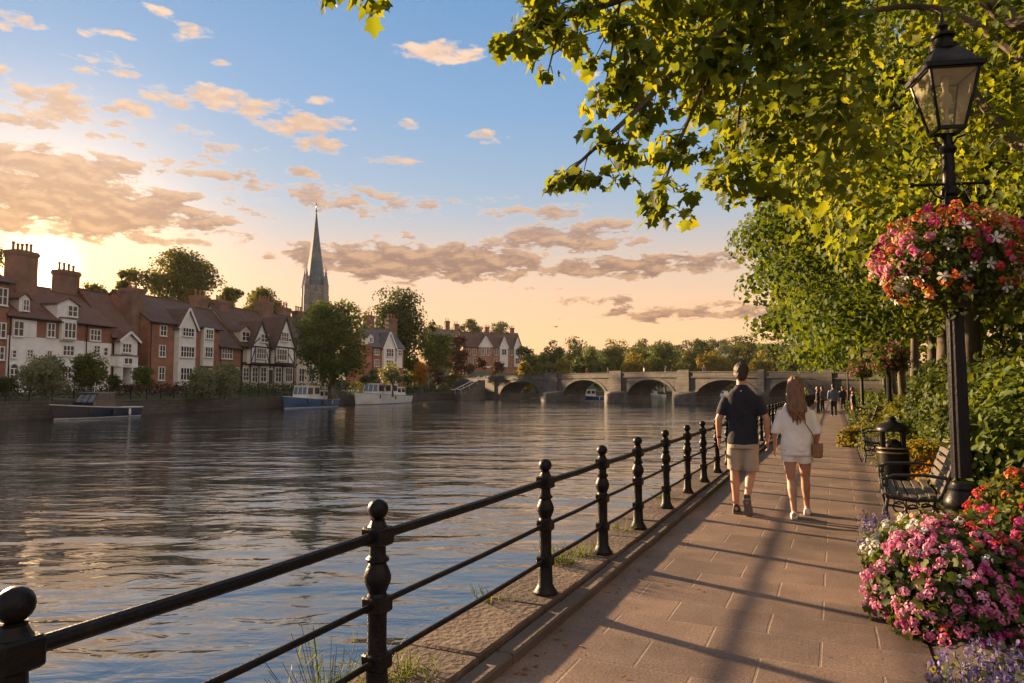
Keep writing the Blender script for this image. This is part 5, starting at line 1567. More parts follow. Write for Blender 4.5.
def pal_main(u, w):
    out = np.empty(len(u), object); r_ = rng.random(len(u))
    for i in range(len(u)):
        a, b_ = u[i] + .25 * rng.normal(), w[i] + .2 * rng.normal()
        if b_ > .45: out[i] = 'magenta' if -.35 < a < .2 else ('orange' if r_[i] < .6 else 'peach')
        elif b_ < -.35: out[i] = 'white_petal' if r_[i] < .62 else ('peach' if r_[i] < .75 else 'orange')
        elif a < -.45: out[i] = 'pale_pink' if r_[i] < .25 else ('peach' if r_[i] < .45 else ('magenta' if r_[i] < .7 else 'pink'))
        elif a < .1: out[i] = ('magenta', 'pink', 'red', 'orange', 'white_petal')[int(r_[i] * 5)]
        else: out[i] = ('red', 'orange', 'red', 'white_petal', 'white_petal')[int(r_[i] * 5)]
    return out
def pal_pink(u, w):
    r_ = rng.random(len(u)); return np.array(['pink' if q < .5 else ('pale_pink' if q < .85 else 'red') for q in r_], object)
bz = zat(LX, LY, 262)
bk = make_basket(LX - .03, LY - .12, bz, .56, 'huge flower basket of orange, magenta, red and white blooms on the nearest lamp post', pal_main, 1, 310)
b2 = make_basket(l2[0], l2[1] - .1, 2.50, .62, 'pink flower basket on the slim lamp post behind the litter bin', pal_pink, 2, 110)
b3 = make_basket(l3[0], l3[1] - .1, 2.50, .60, 'small distant pink flower basket on the lamp post with the pale lantern', pal_pink, 3, 70)

# ---- flower bush at the bottom right
def flower_bush(label, blobs, leaf, parts, cat='flower bush', ls=.06, name='flowering_bush', nleaf=2600):
    c0 = blobs[0][0]
    root = empty(name, (c0[0], c0[1], 0), 0, label, cat)
    P, d = [], []
    for (c, rx, ry, rz_) in blobs:
        p, q = dome(c, rx * .93, ry * .93, rz_ * .93, nleaf, -.75, .07); P.append(p); d.append(q)
        p, q = dome(c, rx * .7, ry * .7, rz_ * .7, nleaf // 2, -.75, .1); P.append(p); d.append(q)
    P = np.concatenate(P); d = np.concatenate(d); k = P[:, 2] > .0; P, d = P[k], d[k]
    leaf_mesh('foliage', P, rand_rot(len(P), d, .6, .3), ls * rng.uniform(.6, 1.3, len(P)), LOBED, MATS[leaf], parent=root, world=True)
    for (nm, mat, bi, n, cond, hr, nf, fr) in parts:
        c, rx, ry, rz_ = blobs[bi]
        C, Nn = dome(c, rx, ry, rz_, n * 3, -.7, .04)
        u = (C - np.array(c)) @ np.array(rt) / rx; w = (C[:, 2] - c[2]) / rz_
        q = np.array([cond(a + .2 * rng.normal(), b_ + .2 * rng.normal()) for a, b_ in zip(u, w)]) & (C[:, 2] > .03)
        C, Nn = C[q][:n], Nn[q][:n]
        blossoms(nm, C, Nn, mat, hr, nf, fr, root)
    return root
A_ = PX(957, 602, 4.45); B_ = PX(1042, 592, 4.7); C_ = PX(1000, 588, 5.1)
blobs = [((A_.x, A_.y, A_.z), .47, .50, .50), ((B_.x, B_.y, B_.z), .50, .5, .55), ((C_.x, C_.y, C_.z), .48, .45, .50)]
flower_bush('great bush of pink and crimson geraniums at the bottom right corner beside the path', blobs, 'leaf_hedge', [
    ('pale_pink_flowers', 'pale_pink', 0, 150, lambda u, w: u < -.15, .028, 26, .0085), ('pink_flowers', 'pink', 0, 150, lambda u, w: u < .1, .028, 26, .0085),
    ('magenta_flowers', 'magenta', 0, 150, lambda u, w: u > -.1 or w < -.4, .030, 26, .009), ('red_flowers', 'red', 0, 60, lambda u, w: u > .15 or w < -.4, .030, 26, .009),
    ('white_flowers', 'white_petal', 0, 46, lambda u, w: w > .6, .027, 24, .0085),
    ('magenta_flowers', 'magenta', 1, 110, lambda u, w: True, .032, 26, .009), ('red_flowers', 'red', 1, 60, lambda u, w: True, .032, 26, .009),
    ('red_flowers', 'red', 2, 80, lambda u, w: w > -.2, .030, 24, .009), ('magenta_flowers', 'magenta', 2, 50, lambda u, w: u < .3, .030, 24, .009), ('peach_flowers', 'peach', 2, 34, lambda u, w: w > .1, .028, 22, .0085)])
D_ = PX(1032, 520, 5.6)
flower_bush('red flowering plant rising behind the geraniums at the right edge', [((D_.x, D_.y, D_.z - .1), .42, .42, .46)], 'leaf_olive', [('red_flowers', 'red', 0, 60, lambda u, w: True, .04, 14, .015), ('orange_flowers', 'orange', 0, 40, lambda u, w: True, .036, 14, .014)], nleaf=1800)
E_ = PX(922, 540, 5.6)
flower_bush('low mound of white and peach flowers between the lamp base and the path', [((E_.x, E_.y, .14), .40, .45, .34)], 'leaf_bright', [('white_flowers', 'white_petal', 0, 60, lambda u, w: w > -.1, .036, 16, .013), ('peach_flowers', 'peach', 0, 30, lambda u, w: w > 0, .036, 16, .013)], ls=.045, nleaf=2200)

# lavender and other spiky tufts
def spikes(name, label, cat, spots, n, h, mat_leaf, mat_fl, flower=True, spread=.2, lean=.25, ls=.11, group=None):
    root = empty(name, (spots[0][0], spots[0][1], 0), 0, label, cat, group)
    P, Dv, F_ = [], [], []
    st = MB()
    for (x, y) in spots:
        for i in range(n):
            a, q = rng.uniform(0, 6.28), spread * math.sqrt(rng.random()); hh = h * rng.uniform(.6, 1.1)
            b0 = np.array([x + q * math.cos(a), y + q * math.sin(a), .02]); tip = b0 + np.array([math.cos(a) * lean * hh * q / spread, math.sin(a) * lean * hh * q / spread, hh])
            st.tube([b0, tip], [.0025, .0015], 3, cap=False)
            for t in np.linspace(.1, .75, 6): P.append(b0 + (tip - b0) * t + rng.normal(size=3) * .008); Dv.append([math.cos(a), math.sin(a), .5])
            for t in np.linspace(.72, 1.0, 7): F_.append(b0 + (tip - b0) * t + rng.normal(size=3) * .007)
    leaf_mesh('foliage', np.array(P), rand_rot(len(P), np.array(Dv), .8, -.8), ls * rng.uniform(.5, 1.2, len(P)), BLADE if not flower else DIAM, MATS[mat_leaf], parent=root, world=True)
    tag(st.build('stems', MATS['leaf_olive'], root, world=True), kind='stuff')
    if flower: tag(leaf_mesh('flowers', np.array(F_), rand_rot(len(F_)), .009 * rng.uniform(.7, 1.3, len(F_)), FLORET, MATS[mat_fl], parent=root, world=True), kind='stuff')
    return root
g1 = [tuple(AT(px, py, 0))[:2] for px, py in ((985, 705), (1010, 700), (1035, 700), (965, 712), (1000, 730), (1025, 735))]
spikes('lavender', 'purple lavender in the bottom right corner in front of the geraniums', 'lavender', g1, 26, .22, 'leaf_grey', 'lavender', spread=.14, ls=.05)
g2 = [tuple(AT(px, py, 0))[:2] for px, py in ((884, 575), (880, 556), (892, 560), (884, 545))]
spikes('lavender', 'small lavender clump at the path edge left of the geraniums', 'lavender', g2, 40, .30, 'leaf_grey', 'lavender', spread=.14, ls=.045)

# shrubs and hedges on the right
def bush(name, label, cat, c, rx, ry, rz_, n, ls, mat, tmpl=OVAL, group=None, droop=.5, z0=0.0):
    P, d = dome(c, rx, ry, rz_, n, -.8, .10); P2, d2 = dome(c, rx * .75, ry * .75, rz_ * .8, n // 2, -.8, .1)
    P, d = np.concatenate([P, P2]), np.concatenate([d, d2]); k = P[:, 2] > z0
    o = leaf_mesh(name, P[k], rand_rot(k.sum(), d[k] + np.array([0, 0, .3]), .6, droop), ls * rng.uniform(.6, 1.3, k.sum()), tmpl, MATS[mat])
    return tag(o, label, cat, group)
S_ = PX(1035, 440, 6.9)
bush('leafy_shrub', 'bright yellow green long leaved shrub at the right edge behind the lamp', 'shrub', (S_.x, S_.y, .75), .62, .6, .95, 5200, .095, 'leaf_bright')
S2 = PX(1010, 500, 7.6)
bush('leafy_shrub', 'dark low shrub behind the lamp base under the bright shrub', 'shrub', (S2.x, S2.y, .2), .5, .5, .45, 1500, .08, 'leaf_hedge', LOBED)
hedge_strip('garden_hedge', 'tall dark green hedge behind the bench on the right of the path', 'hedge', [(2.05, 10.9, .05), (1.98, 13.5, .05), (1.95, 16.9, .05)], 1.25, 1.72, 17000, 'leaf_hedge', .085, tmpl=LOBED)
hedge_strip('garden_hedge', 'clipped green hedge right of the tall hedge, behind the bright shrub', 'hedge', [(2.7, 9.3, .05), (3.9, 10.5, .05), (5.5, 12, .05), (8, 14, .05)], 1.1, 1.5, 11000, 'leaf_hedge', .09, tmpl=LOBED)
hedge_strip('garden_hedge', 'lower yellow green hedge along the path past the litter bin', 'hedge', [(1.75, 17, .05), (1.9, 22, .05), (2.1, 28, .05)], 1.3, 1.05, 9000, 'leaf_olive', .10, tmpl=LOBED)
hedge_strip('garden_hedge', 'distant hedge along the path beyond the second lamp', 'hedge', [(2.0, 28.5, .05), (2.1, 40, .05), (2.2, 60, .05), (2.4, 95, .05)], 1.6, 1.15, 7000, 'leaf_hedge', .2)
hedge_strip('garden_hedge', 'high dark garden hedge closing the view behind the trunks', 'hedge', [(6.5, 18, .1), (6.2, 30, .1), (6.5, 50, .1), (7, 95, .1)], 2.2, 3.4, 16000, 'leaf_dark', .26)
for (px, py, D, r, m_, w) in ((922, 455, 10.6, .32, 'leaf_yellow', 'yellow green plant between the litter bin and the tall hedge'), (938, 470, 9.9, .30, 'leaf_orange', 'orange leaved plant behind the near bench'),
                              (853, 438, 18.5, .34, 'leaf_yellow', 'round yellow plant at the path edge by the second bench'), (903, 432, 14, .34, 'leaf_bright', 'bright green plant behind the litter bin'),
                              (900, 455, 12.5, .35, 'leaf_yellow', 'yellow plant just behind the litter bin'), (878, 420, 24, .55, 'leaf_olive', 'olive plant beside the slim lamp post'),
                              (955, 505, 8.9, .34, 'leaf_grey', 'grey leaved plant under the backrest of the near bench')):
    c = PX(px, py, D); bush('garden_plant', w, 'plant', (c.x, c.y, max(.15, c.z - .1)), r, r, r, 900, .075 if D < 16 else .1, m_, OVAL)

for (y0, y1, xx, m_, w) in ((17.9, 26.0, .95, 'leaf_olive', 'low ground cover along the path between the second and third bench'), (27.9, 35.4, 1.0, 'leaf_hedge', 'low green border along the path past the third bench'), (37.4, 92, 1.15, 'leaf_hedge', 'long low border along the far end of the path')):
    hedge_strip('border_plants', w, 'plants', [(xx, y0, .03), (xx + .05, y1, .03)], .95, .5, 3000, m_, .09 if y0 < 30 else .2, tmpl=OVAL)
# fallen leaves and bits along the kerb and the border
k_ = 260; fx = np.concatenate([-1.62 + np.abs(rng.normal(size=110)) * .12, .42 - np.abs(rng.normal(size=90)) * .16, rng.uniform(-1.5, .4, 60)]); fy = 2.6 + 14 * rng.random(k_) ** 1.6
tag(leaf_mesh('fallen_leaves', np.stack([fx, fy, np.full(k_, .008)], 1), rand_rot(k_, np.tile([0, 0, 1.], (k_, 1)), .12), .036 * rng.uniform(.3, 1.2, k_), LOBED, MATS['leaf_orange']), 'small dry leaves scattered along the kerb and the border of the path', 'leaves', kind='stuff')
# weeds on the coping
for (y, x, n, h_, w) in ((2.62, -2.12, 46, .36, 'tall pale weed growing from the coping left of the nearest whole post'), (3.05, -1.98, 34, .17, 'small grass tuft at the foot of the nearest whole post'),
                         (5.55, -2.1, 40, .22, 'weed tuft on the coping between the second and third whole posts'), (5.9, -2.02, 22, .16, 'yellowish weed at the foot of the third whole post'),
                         (4.4, -2.15, 14, .14, 'short weed on the coping before the second whole post'), (7.1, -2.05, 14, .12, 'little weed at the foot of the fourth whole post'), (9.3, -2.1, 16, .14, 'little weed tuft on the coping beyond the fifth post')):
    spikes('weed', w, 'weed', [(x, y)], n, h_, 'leaf_bright', None, flower=False, spread=.09, lean=.8, ls=.085)

# ---- bench
def iron_end(x, mirror=False):
    mb = MB()
    y = 0
    mb.tube([(0, 0, .0), (.03, 0, .16), (.0, 0, .30), (.02, 0, .42)], .017, 8)                 # front leg (y is across the bench)
    mb.tube([(.60, 0, .0), (.53, 0, .18), (.55, 0, .34), (.50, 0, .42)], .017, 8)
    mb.tube([(.0, 0, .43), (.25, 0, .40), (.47, 0, .42), (.55, 0, .62), (.66, 0, .93)], .018, 8)
    mb.tube([(.58, 0, .63), (.35, 0, .66), (.08, 0, .645), (-.03, 0, .60), (-.02, 0, .54), (.03, 0, .55)], .016, 8)      # arm rest
    mb.tube([(.02, 0, .42), (.0, 0, .53), (.03, 0, .64)], .014, 8)
    for (cx_, cz, r) in ((.12, .33, .055), (.24, .30, .06), (.36, .32, .06), (.46, .29, .05), (.17, .22, .05), (.30, .19, .055), (.42, .21, .05)):
        mb.tube([(cx_ + r * math.cos(t), 0, cz + r * math.sin(t)) for t in np.linspace(0, 2 * math.pi, 13)], .009, 6, cap=False)
    mb.tube([(.03, 0, .16), (.14, 0, .15), (.28, 0, .12), (.42, 0, .15), (.53, 0, .18)], .011, 6)
    return mb
def make_bench(label):
    root = empty('park_bench', (0, 0, 0), 0, label, 'bench', 'iron and timber benches along the path')
    L_ = 1.32
    for yv in (0, L_):
        mb = iron_end(0); o = mb.build('leg_frame', MATS['bench_iron'], root); o.location = (0, yv, 0)
    mb = MB()
    for i in range(6):
        xx = .0 + i * .083; zz = .445 - .03 * math.sin(i / 5 * math.pi)
        mb.box(xx - .034, xx + .034, -.04, L_ + .04, zz, zz + .025, bev=.005)
    mb.build('seat', MATS['bench_wood'], root)
    mb = MB()
    for i in range(6):
        t = i / 5; c0 = Vector((.505 + .145 * t, 0, .52 + .40 * t))
        M = Matrix.Translation(c0) @ Matrix.Rotation(R(-70), 4, 'Y')
        mb.box(-.032, .032, -.04, L_ + .04, -.0125, .0125, M=M, bev=.005)
    mb.build('backrest', MATS['bench_wood'], root)
    return root
bench = make_bench('nearest iron and timber bench with scrollwork ends just behind the near lamp post')
bench.location = (.44, 8.15, 0); bench.rotation_euler.z = R(-1.5)
for i, (x, y, w) in enumerate(((.52, 16.3, 'second bench along the path beyond the litter bin'), (.62, 26.5, 'third small bench along the path with the yellow plant in front'), (.8, 36.0, 'farthest tiny bench beside the distant lamp post'))):
    c = copy_tree(bench); c.location = (x, y, 0); c['label'] = w
# ---- litter bin
bx, by = ground_at(891, 10.4)
bin_ = empty('litter_bin', (bx, by, 0), 0, 'round black litter bin with gold bands and an open domed hood behind the near bench', 'litter bin')
mb = MB(); mb.lathe([(.20, 0), (.20, .03), (.19, .04), (.205, .30), (.21, .62), (.20, .63)], 24); mb.build('body', MATS['bin_black'], bin_)
for z in (.58, .645): MB().lathe([(.214, z), (.222, z + .004), (.222, z + .022), (.214, z + .026)], 24).build('band', MATS['bin_gold'], bin_)
for i in range(4):
    a = math.pi / 4 + i * math.pi / 2; c_, s_ = .185 * math.cos(a), .185 * math.sin(a)
    MB().box(c_ - .028, c_ + .028, s_ - .028, s_ + .028, .62, .92).build('hood_post', MATS['bin_black'], bin_)
mb = MB(); mb.lathe([(.225, .90), (.23, .93), (.215, .965), (.15, 1.01), (.07, 1.035), (.05, 1.06), (.055, 1.09), (.02, 1.12)], 24); mb.build('hood', MATS['bin_black'], bin_)
MB().lathe([(.15, .60), (.13, .72), (.05, .78)], 16).build('liner', MATS['iron'], bin_)

# ---- houses glimpsed behind the trees on the right
def side_house(label, y0, y1, x, wall):
    root = empty('terrace_house', (x, y1, .3), -math.pi / 2, label, 'house')
    w = y1 - y0; d, e, r_ = 9, 7.2, 10.5
    mb = MB(); prof = [(0, -1), (d, -1), (d, e), (d / 2, r_), (0, e)]
    mb.add([(xx, yy, z) for xx in (0, w) for yy, z in prof], [(4, 3, 2, 1, 0), (5, 6, 7, 8, 9), (0, 4, 9, 5), (3, 2, 7, 8), (2, 1, 6, 7)]); mb.build('wall', wall, root, smooth=0)
    mb = MB(); mb.loft([[(xx, yy, z) for yy, z in ((-.4, e - .2), (-.4, e), (d / 2, r_ + .2), (d + .4, e), (d + .4, e - .2), (d / 2, r_))] for xx in (-.2, w + .2)]); mb.build('roof', MATS['roof_grey'], root, smooth=0)
    n = int(w // 2.6)
    for i in range(n):
        for z in (.9, 3.2, 5.4):
            f, p = window_mb(1.0, 1.35, 2, 2, fr=.13); o = f.build('window', WHITE, root, smooth=0); o.location = (w * (i + .5) / n, -.01, z); p.build('pane', GLASS, o, smooth=0)
    mb = MB(); mb.box(0, w, -.06, .02, 2.75, 2.95); mb.box(0, w, -.06, .02, 5.0, 5.15); mb.build('string_course', WHITE, root, smooth=0)
side_house('dark brick house with white windows glimpsed behind the trunks at right', 34, 47.6, 11.5, MATS['brick_red'])
side_house('pale house with white windows farther along behind the trees', 48, 62, 11.8, MATS['cream_wall'])
side_house('brick house behind the trees nearest the right edge', 19, 33.6, 12.5, MATS['brick_chimney'])

hedge_strip('garden_hedge', 'tall leafy screen between the near lamp post and the right hand houses', 'hedge', [(6.2, 8.2, .1), (7.0, 12, .1), (7.6, 17, .1)], 1.6, 3.6, 12000, 'leaf_dark', .17, tmpl=LOBED)
# ------------------------------------------------------------------ people
def ellring(z, hx, hy, cx_=0, cy_=0, n=24, p=2.4):
    out = []
    for i in range(n):
        t = 2 * math.pi * i / n; c_, s_ = math.cos(t), math.sin(t)
        out.append((cx_ + hx * math.copysign(abs(c_) ** (2 / p), c_), cy_ + hy * math.copysign(abs(s_) ** (2 / p), s_), z))
    return out
def hand(mb, wrist, dirv, side, curl=.3, s=1.0, palm_n=None):
    """palm, four unequal bent fingers and a thumb; side = +1 right, -1 left"""
    d = Vector(dirv).normalized(); fwd = Vector((0, 1, 0)); fwd = (fwd - d * fwd.dot(d)).normalized(); inn = Vector((-side, 0, 0)); inn = (inn - d * inn.dot(d) - fwd * inn.dot(fwd)).normalized()
    w = Vector(wrist); k = w + d * .085 * s
    for q in (-1, 0, 1): mb.tube([w + fwd * q * .012 * s, w + d * .04 * s + fwd * q * .022 * s, k + fwd * q * .026 * s], [.019 * s, .018 * s, .014 * s], 8, round_end=True)
    for i, L_ in enumerate((.068, .078, .072, .056)):
        b = k + fwd * (.030 - .020 * i) * s
        c1 = b + (d * .5 + inn * .12 * curl) .normalized() * L_ * .45 * s; c2 = c1 + (d * .8 + inn * curl * 1.1).normalized() * L_ * .32 * s; c3 = c2 + (d * .5 + inn * curl * 2.2).normalized() * L_ * .26 * s
        mb.tube([b - d * .015, b, c1, c2, c3], [.0095 * s, .0095 * s, .0088 * s, .008 * s, .0068 * s], 7, round_end=True)
    t0 = w + d * .025 * s + fwd * .024 * s
    mb.tube([t0, t0 + (d * .6 + fwd * .6 + inn * .4).normalized() * .04 * s, t0 + (d * .85 + fwd * .45 + inn * .5).normalized() * .072 * s], [.0135 * s, .0115 * s, .0085 * s], 7, round_end=True)
def leg(mb, hip, knee, ankle, toe, r=(.088, .080, .056, .057, .036), foot=True):
    hip, knee, ankle, toe = map(Vector, (hip, knee, ankle, toe))
    back = Vector((0, -1, 0))
    mb.tube([hip, hip.lerp(knee, .45), knee, knee.lerp(ankle, .28) + back * .014, knee.lerp(ankle, .62) + back * .006, ankle], [r[0], r[1], r[2], r[3], (r[3] + r[4]) * .47, r[4]], 14, round_end=True)
    if foot:
        f = (toe - ankle); heel = ankle - Vector((f.x, f.y, 0)).normalized() * .03 + Vector((0, 0, -.03))
        mb.tube([heel, ankle.lerp(toe, .5), toe], [.036, .036, .024], 10, round_end=True)
def arm(mb, sh, el, wr, side, r=(.058, .047, .042, .040, .026), curl=.35, s=1.0):
    sh, el, wr = map(Vector, (sh, el, wr))
    mb.tube([sh, sh.lerp(el, .4), el, el.lerp(wr, .3), wr], r, 12, round_end=True)
    hand(mb, wr, (wr - el).normalized() * .7 + Vector((0, .1, -.5)), side, curl, s)
def head(mb, c, s=1.0):
    c = Vector(c)
    mb.ball(c + Vector((0, -.012, .025)) * s, .098 * s, 20, sc=(.80, .98, 1.05))
    mb.ball(c + Vector((0, .03, -.045)) * s, .070 * s, 16, sc=(.86, .95, 1.1))
    mb.ball(c + Vector((0, .055, -.10)) * s, .030 * s, 10)
    mb.tube([c + Vector((0, .09, .0)) * s, c + Vector((0, .115, -.035)) * s], [.010 * s, .017 * s], 8, round_end=True)       # nose
    for sg in (-1, 1):
        mb.ball(c + Vector((sg * .082, -.005, -.015)) * s, .026 * s, 10, sc=(.45, .7, 1.15)); mb.ball(c + Vector((sg * .033, .088, .005)) * s, .013 * s, 8)
    mb.tube([c + Vector((-.022, .098, -.062)) * s, c + Vector((.022, .098, -.062)) * s], .008 * s, 6, round_end=True)
def shoe(mbs, ankle, toe, upn=(0, 0, 1), h=.09, sole=.022, w=.046):
    """upper (list 0) and sole (list 1); runs from heel to toe along the foot"""
    a, t = Vector(ankle), Vector(toe); f = (t - a).normalized(); n = Vector(upn); n = (n - f * n.dot(f)).normalized(); s = f.cross(n)
    heel = a - f * .055
    M = Matrix(((s.x, f.x, n.x, heel.x), (s.y, f.y, n.y, heel.y), (s.z, f.z, n.z, heel.z), (0, 0, 0, 1)))
    L_ = (t - heel).length + .045
    prof = [(0, .75, .95), (.06, .92, 1.0), (.22, .88, 1.02), (.45, .86, .72), (.70, 1.05, .52), (.88, .92, .42), (1.0, .45, .28)]
    mbs[0].loft([[(w * k * x_, L_ * q, sole + (h * hh) * z_) for x_, z_ in ((-1, 0), (1, 0), (.98, .5), (.6, .95), (0, 1.05), (-.6, .95), (-.98, .5))] for q, k, hh in prof], M=M)
    mbs[1].loft([[(w * 1.06 * k * x_, L_ * (q * 1.02 - .01), z_ * sole) for x_, z_ in ((-1, 0), (1, 0), (1, 1), (-1, 1))] for q, k, hh in prof], M=M)
def wrinkle(amp, fz=18, fx=9):
    def f(me):
        n = len(me.vertices); co = np.empty(n * 3, np.float32); me.vertices.foreach_get('co', co); co = co.reshape(-1, 3)
        no = np.empty(n * 3, np.float32); me.vertices.foreach_get('normal', no); no = no.reshape(-1, 3)
        x, y, z = co.T
        d = np.sin(z * fz + 3 * np.sin(x * fx + y * 6)) * .6 + np.sin(x * 31 + z * 17 + np.sin(y * 20)) * .4
        co += no * (amp * d)[:, None]; me.vertices.foreach_set('co', co.ravel())
    return f

# --- the man
man = empty('person', (-1.04, 9.02, 0), R(2), 'man walking away in a navy t-shirt and khaki shorts beside the railing', 'person')
mb = MB()
mb.loft([ellring(.86, .15, .11), ellring(.95, .165, .115), ellring(1.08, .150, .105), ellring(1.25, .170, .105), ellring(1.37, .165, .095), ellring(1.45, .11, .07), ellring(1.52, .06, .05)])
mb.tube([(0, -.01, 1.47), (0, 0, 1.56), (0, .012, 1.66)], [.075, .060, .058], 14)
head(mb, (0, .02, 1.725))
leg(mb, (-.095, 0, .90), (-.105, .05, .51), (-.095, .03, .095), (-.105, .17, .04)); leg(mb, (.095, 0, .90), (.085, .03, .50), (.055, -.23, .23), (.065, -.13, .07))
arm(mb, (-.19, -.005, 1.36), (-.275, -.035, 1.15), (-.285, .04, .905), -1); arm(mb, (.19, -.005, 1.36), (.285, -.05, 1.16), (.285, .02, .91), 1)
remeshed('body', mb, MATS['skin'], .0085, man, 3)
mb = MB()
mb.loft([ellring(.852, .196, .142), ellring(.93, .188, .135), ellring(1.08, .172, .12), ellring(1.25, .197, .128), ellring(1.37, .210, .130), ellring(1.445, .192, .118), ellring(1.50, .140, .10), ellring(1.54, .092, .08), ellring(1.572, .074, .072)])
for s in (-1, 1): mb.tube([(s * .13, -.005, 1.40), (s * .195, -.008, 1.385), (s * .255, -.025, 1.24), (s * .262, -.027, 1.205)], [.066, .072, .068, .066], 14)
for q in mb.v: q.x *= .95
remeshed('t_shirt', mb, MATS['navy_cotton'], .011, man, 3, post=wrinkle(.005))
MB().box(-.009, .009, -.112, -.09, 1.492, 1.502).build('neck_label', WHITE, man)
mb = MB()
mb.loft([ellring(.80, .175, .125), ellring(.90, .175, .125), ellring(.955, .165, .118)])
for s, kn in ((-1, (-.108, .05, .535)), (1, (.09, .03, .53))): mb.tube([(s * .09, 0, .88), Vector((s * .09, 0, .88)).lerp(Vector(kn), .5), Vector(kn)], [.098, .094, .090], 16)
remeshed('shorts', mb, MATS['khaki'], .011, man, 3, post=wrinkle(.004, 22, 14))
mb = MB(); mb.ball((0, .0, 1.755), .106, 20, sc=(.86, 1.0, .95)); mb.ball((0, -.035, 1.70), .086, 16, sc=(.92, .75, 1.0))
remeshed('hair', mb, MATS['hair_dark'], .009, man, 2, post=wrinkle(.003, 90, 80))
for ank, toe, un in (((-.095, .03, .07), (-.105, .20, .025), (0, 0, 1)), ((.055, -.225, .175), (.064, -.115, .030), (0, .9, .45))):
    u_, s_ = MB(), MB(); 
    f = (Vector(toe) - Vector(ank)).normalized(); shift = Vector((0, 0, 0)) if un[2] == 1 else Vector((0, -.05, .0))
    a2 = Vector(ank) + shift; t2 = Vector(toe) + shift
    if un[2] == 1: a2.z = t2.z = .004
    shoe((u_, s_), a2, t2, un)
    o = u_.build('shoe', MATS['shoe_dark'], man, smooth=60); s_.build('sole', MATS['grey_cloth'], o, smooth=0)
MB().lathe([(.030, 0), (.033, .004), (.033, .016), (.030, .02)], 14, (-.284, .03, .915)).build('wristband', MATS['shoe_dark'], man)

# --- the woman
woman = empty('person', (-.43, 9.02, 0), R(2), 'woman with long auburn hair walking in a loose white top and shorts with a bag', 'person')
k = 1.675 / 1.85
mb = MB()
mb.loft([ellring(.76, .16, .11), ellring(.85, .165, .115), ellring(.99, .125, .09), ellring(1.13, .145, .10), ellring(1.24, .15, .095), ellring(1.31, .10, .07), ellring(1.38, .05, .05)])
mb.tube([(0, -.01, 1.33), (0, 0, 1.42), (0, .01, 1.50)], [.06, .05, .05], 14); head(mb, (0, .02, 1.555), .93)
LR = (.082, .072, .049, .052, .031)
leg(mb, (-.085, 0, .80), (-.070, .03, .44), (-.045, -.06, .085), (-.05, .06, .03), LR); leg(mb, (.085, 0, .80), (.085, .14, .45), (.095, .30, .10), (.10, .42, .03), LR)
AR = (.045, .038, .034, .033, .022)
arm(mb, (-.155, 0, 1.26), (-.235, -.03, 1.04), (-.245, .02, .83), -1, AR, s=.88); arm(mb, (.155, 0, 1.26), (.235, -.02, 1.04), (.215, .10, .86), 1, AR, s=.88, curl=.6)
remeshed('body', mb, MATS['skin'], .008, woman, 3)
mb = MB()
mb.loft([ellring(.79, .186, .138), ellring(.88, .188, .140), ellring(1.02, .180, .132), ellring(1.15, .182, .125), ellring(1.24, .180, .12), ellring(1.305, .155, .10), ellring(1.35, .110, .082), ellring(1.385, .076, .064), ellring(1.405, .064, .058)])
for s in (-1, 1): mb.tube([(s * .11, 0, 1.25), (s * .165, 0, 1.225), (s * .225, -.02, 1.06), (s * .235, -.02, .99)], [.068, .074, .074, .070], 14)
for q in mb.v: q.x *= .93; q.y *= .95
remeshed('blouse', mb, MATS['white_linen'], .010, woman, 3, post=wrinkle(.007, 26, 12))
mb = MB()
mb.loft([ellring(.74, .178, .125), ellring(.84, .178, .128), ellring(.90, .165, .12)])
for s, kn in ((-1, (-.09, .015, .665)), (1, (.092, .05, .665))): mb.tube([(s * .085, 0, .82), kn], [.096, .101], 16)
for q in mb.v: q.x *= .93
remeshed('shorts', mb, MATS['white_linen'], .010, woman, 2, post=wrinkle(.004, 30, 16))
mb = MB()
mb.ball((0, .0, 1.585), .100, 20, sc=(.88, 1.02, .95))
mb.loft([ellring(1.60, .088, .08, 0, -.03), ellring(1.52, .098, .078, 0, -.05), ellring(1.42, .106, .066, .004, -.075), ellring(1.33, .112, .052, .008, -.105), ellring(1.25, .100, .044, .014, -.12)])
for i in range(13):
    q = (i - 6) / 6; e_ = 1.13 + .05 * math.sin(i * 2.7) + .05 * abs(q)
    mb.tube([(.014 + q * .085, -.10 - .02 * math.cos(q * 2), 1.36), (.018 + q * .092 + .012 * math.sin(i), -.135, 1.26), (.03 + q * .075 + .018 * math.sin(i * 1.9), -.135, e_)], [.028, .024, .007], 8, round_end=True)
remeshed('hair', mb, MATS['hair_auburn'], .009, woman, 2, post=wrinkle(.005, 12, 85))
for ank, toe, z in (((-.045, -.06, .02), (-.05, .09, .0), .004), ((.095, .28, .02), (.10, .43, .0), .004)):
    u_, s_ = MB(), MB(); a2, t2 = Vector(ank), Vector(toe); a2.z = t2.z = z
    shoe((u_, s_), a2, t2, h=.06, w=.040)
    o = u_.build('shoe', MATS['white_linen'], woman, smooth=60); s_.build('sole', MATS['sole_white'], o, smooth=0)
wm = woman.matrix_basis
bag = empty('handbag', wm @ Vector((.225, -.045, .80)), R(8), 'small tan shoulder bag hanging at the right hip of the walking woman', 'bag')
mb = MB(); mb.bevbox(-.055, .055, -.035, .035, -.085, .085, .016); mb.build('pouch', MATS['tan_leather'], bag)
MB().bevbox(-.058, .058, -.042, -.034, -.01, .088, .003).build('flap', MATS['tan_leather'], bag)
mb = MB(); pts = [(-.02, -.0, .08), (-.06, -.10, .20), (-.16, -.125, .36), (-.26, -.105, .48), (-.315, -.03, .53), (-.32, .06, .51)]
mb.tube(pts, .007, 6); mb.build('strap', MATS['tan_leather'], bag)

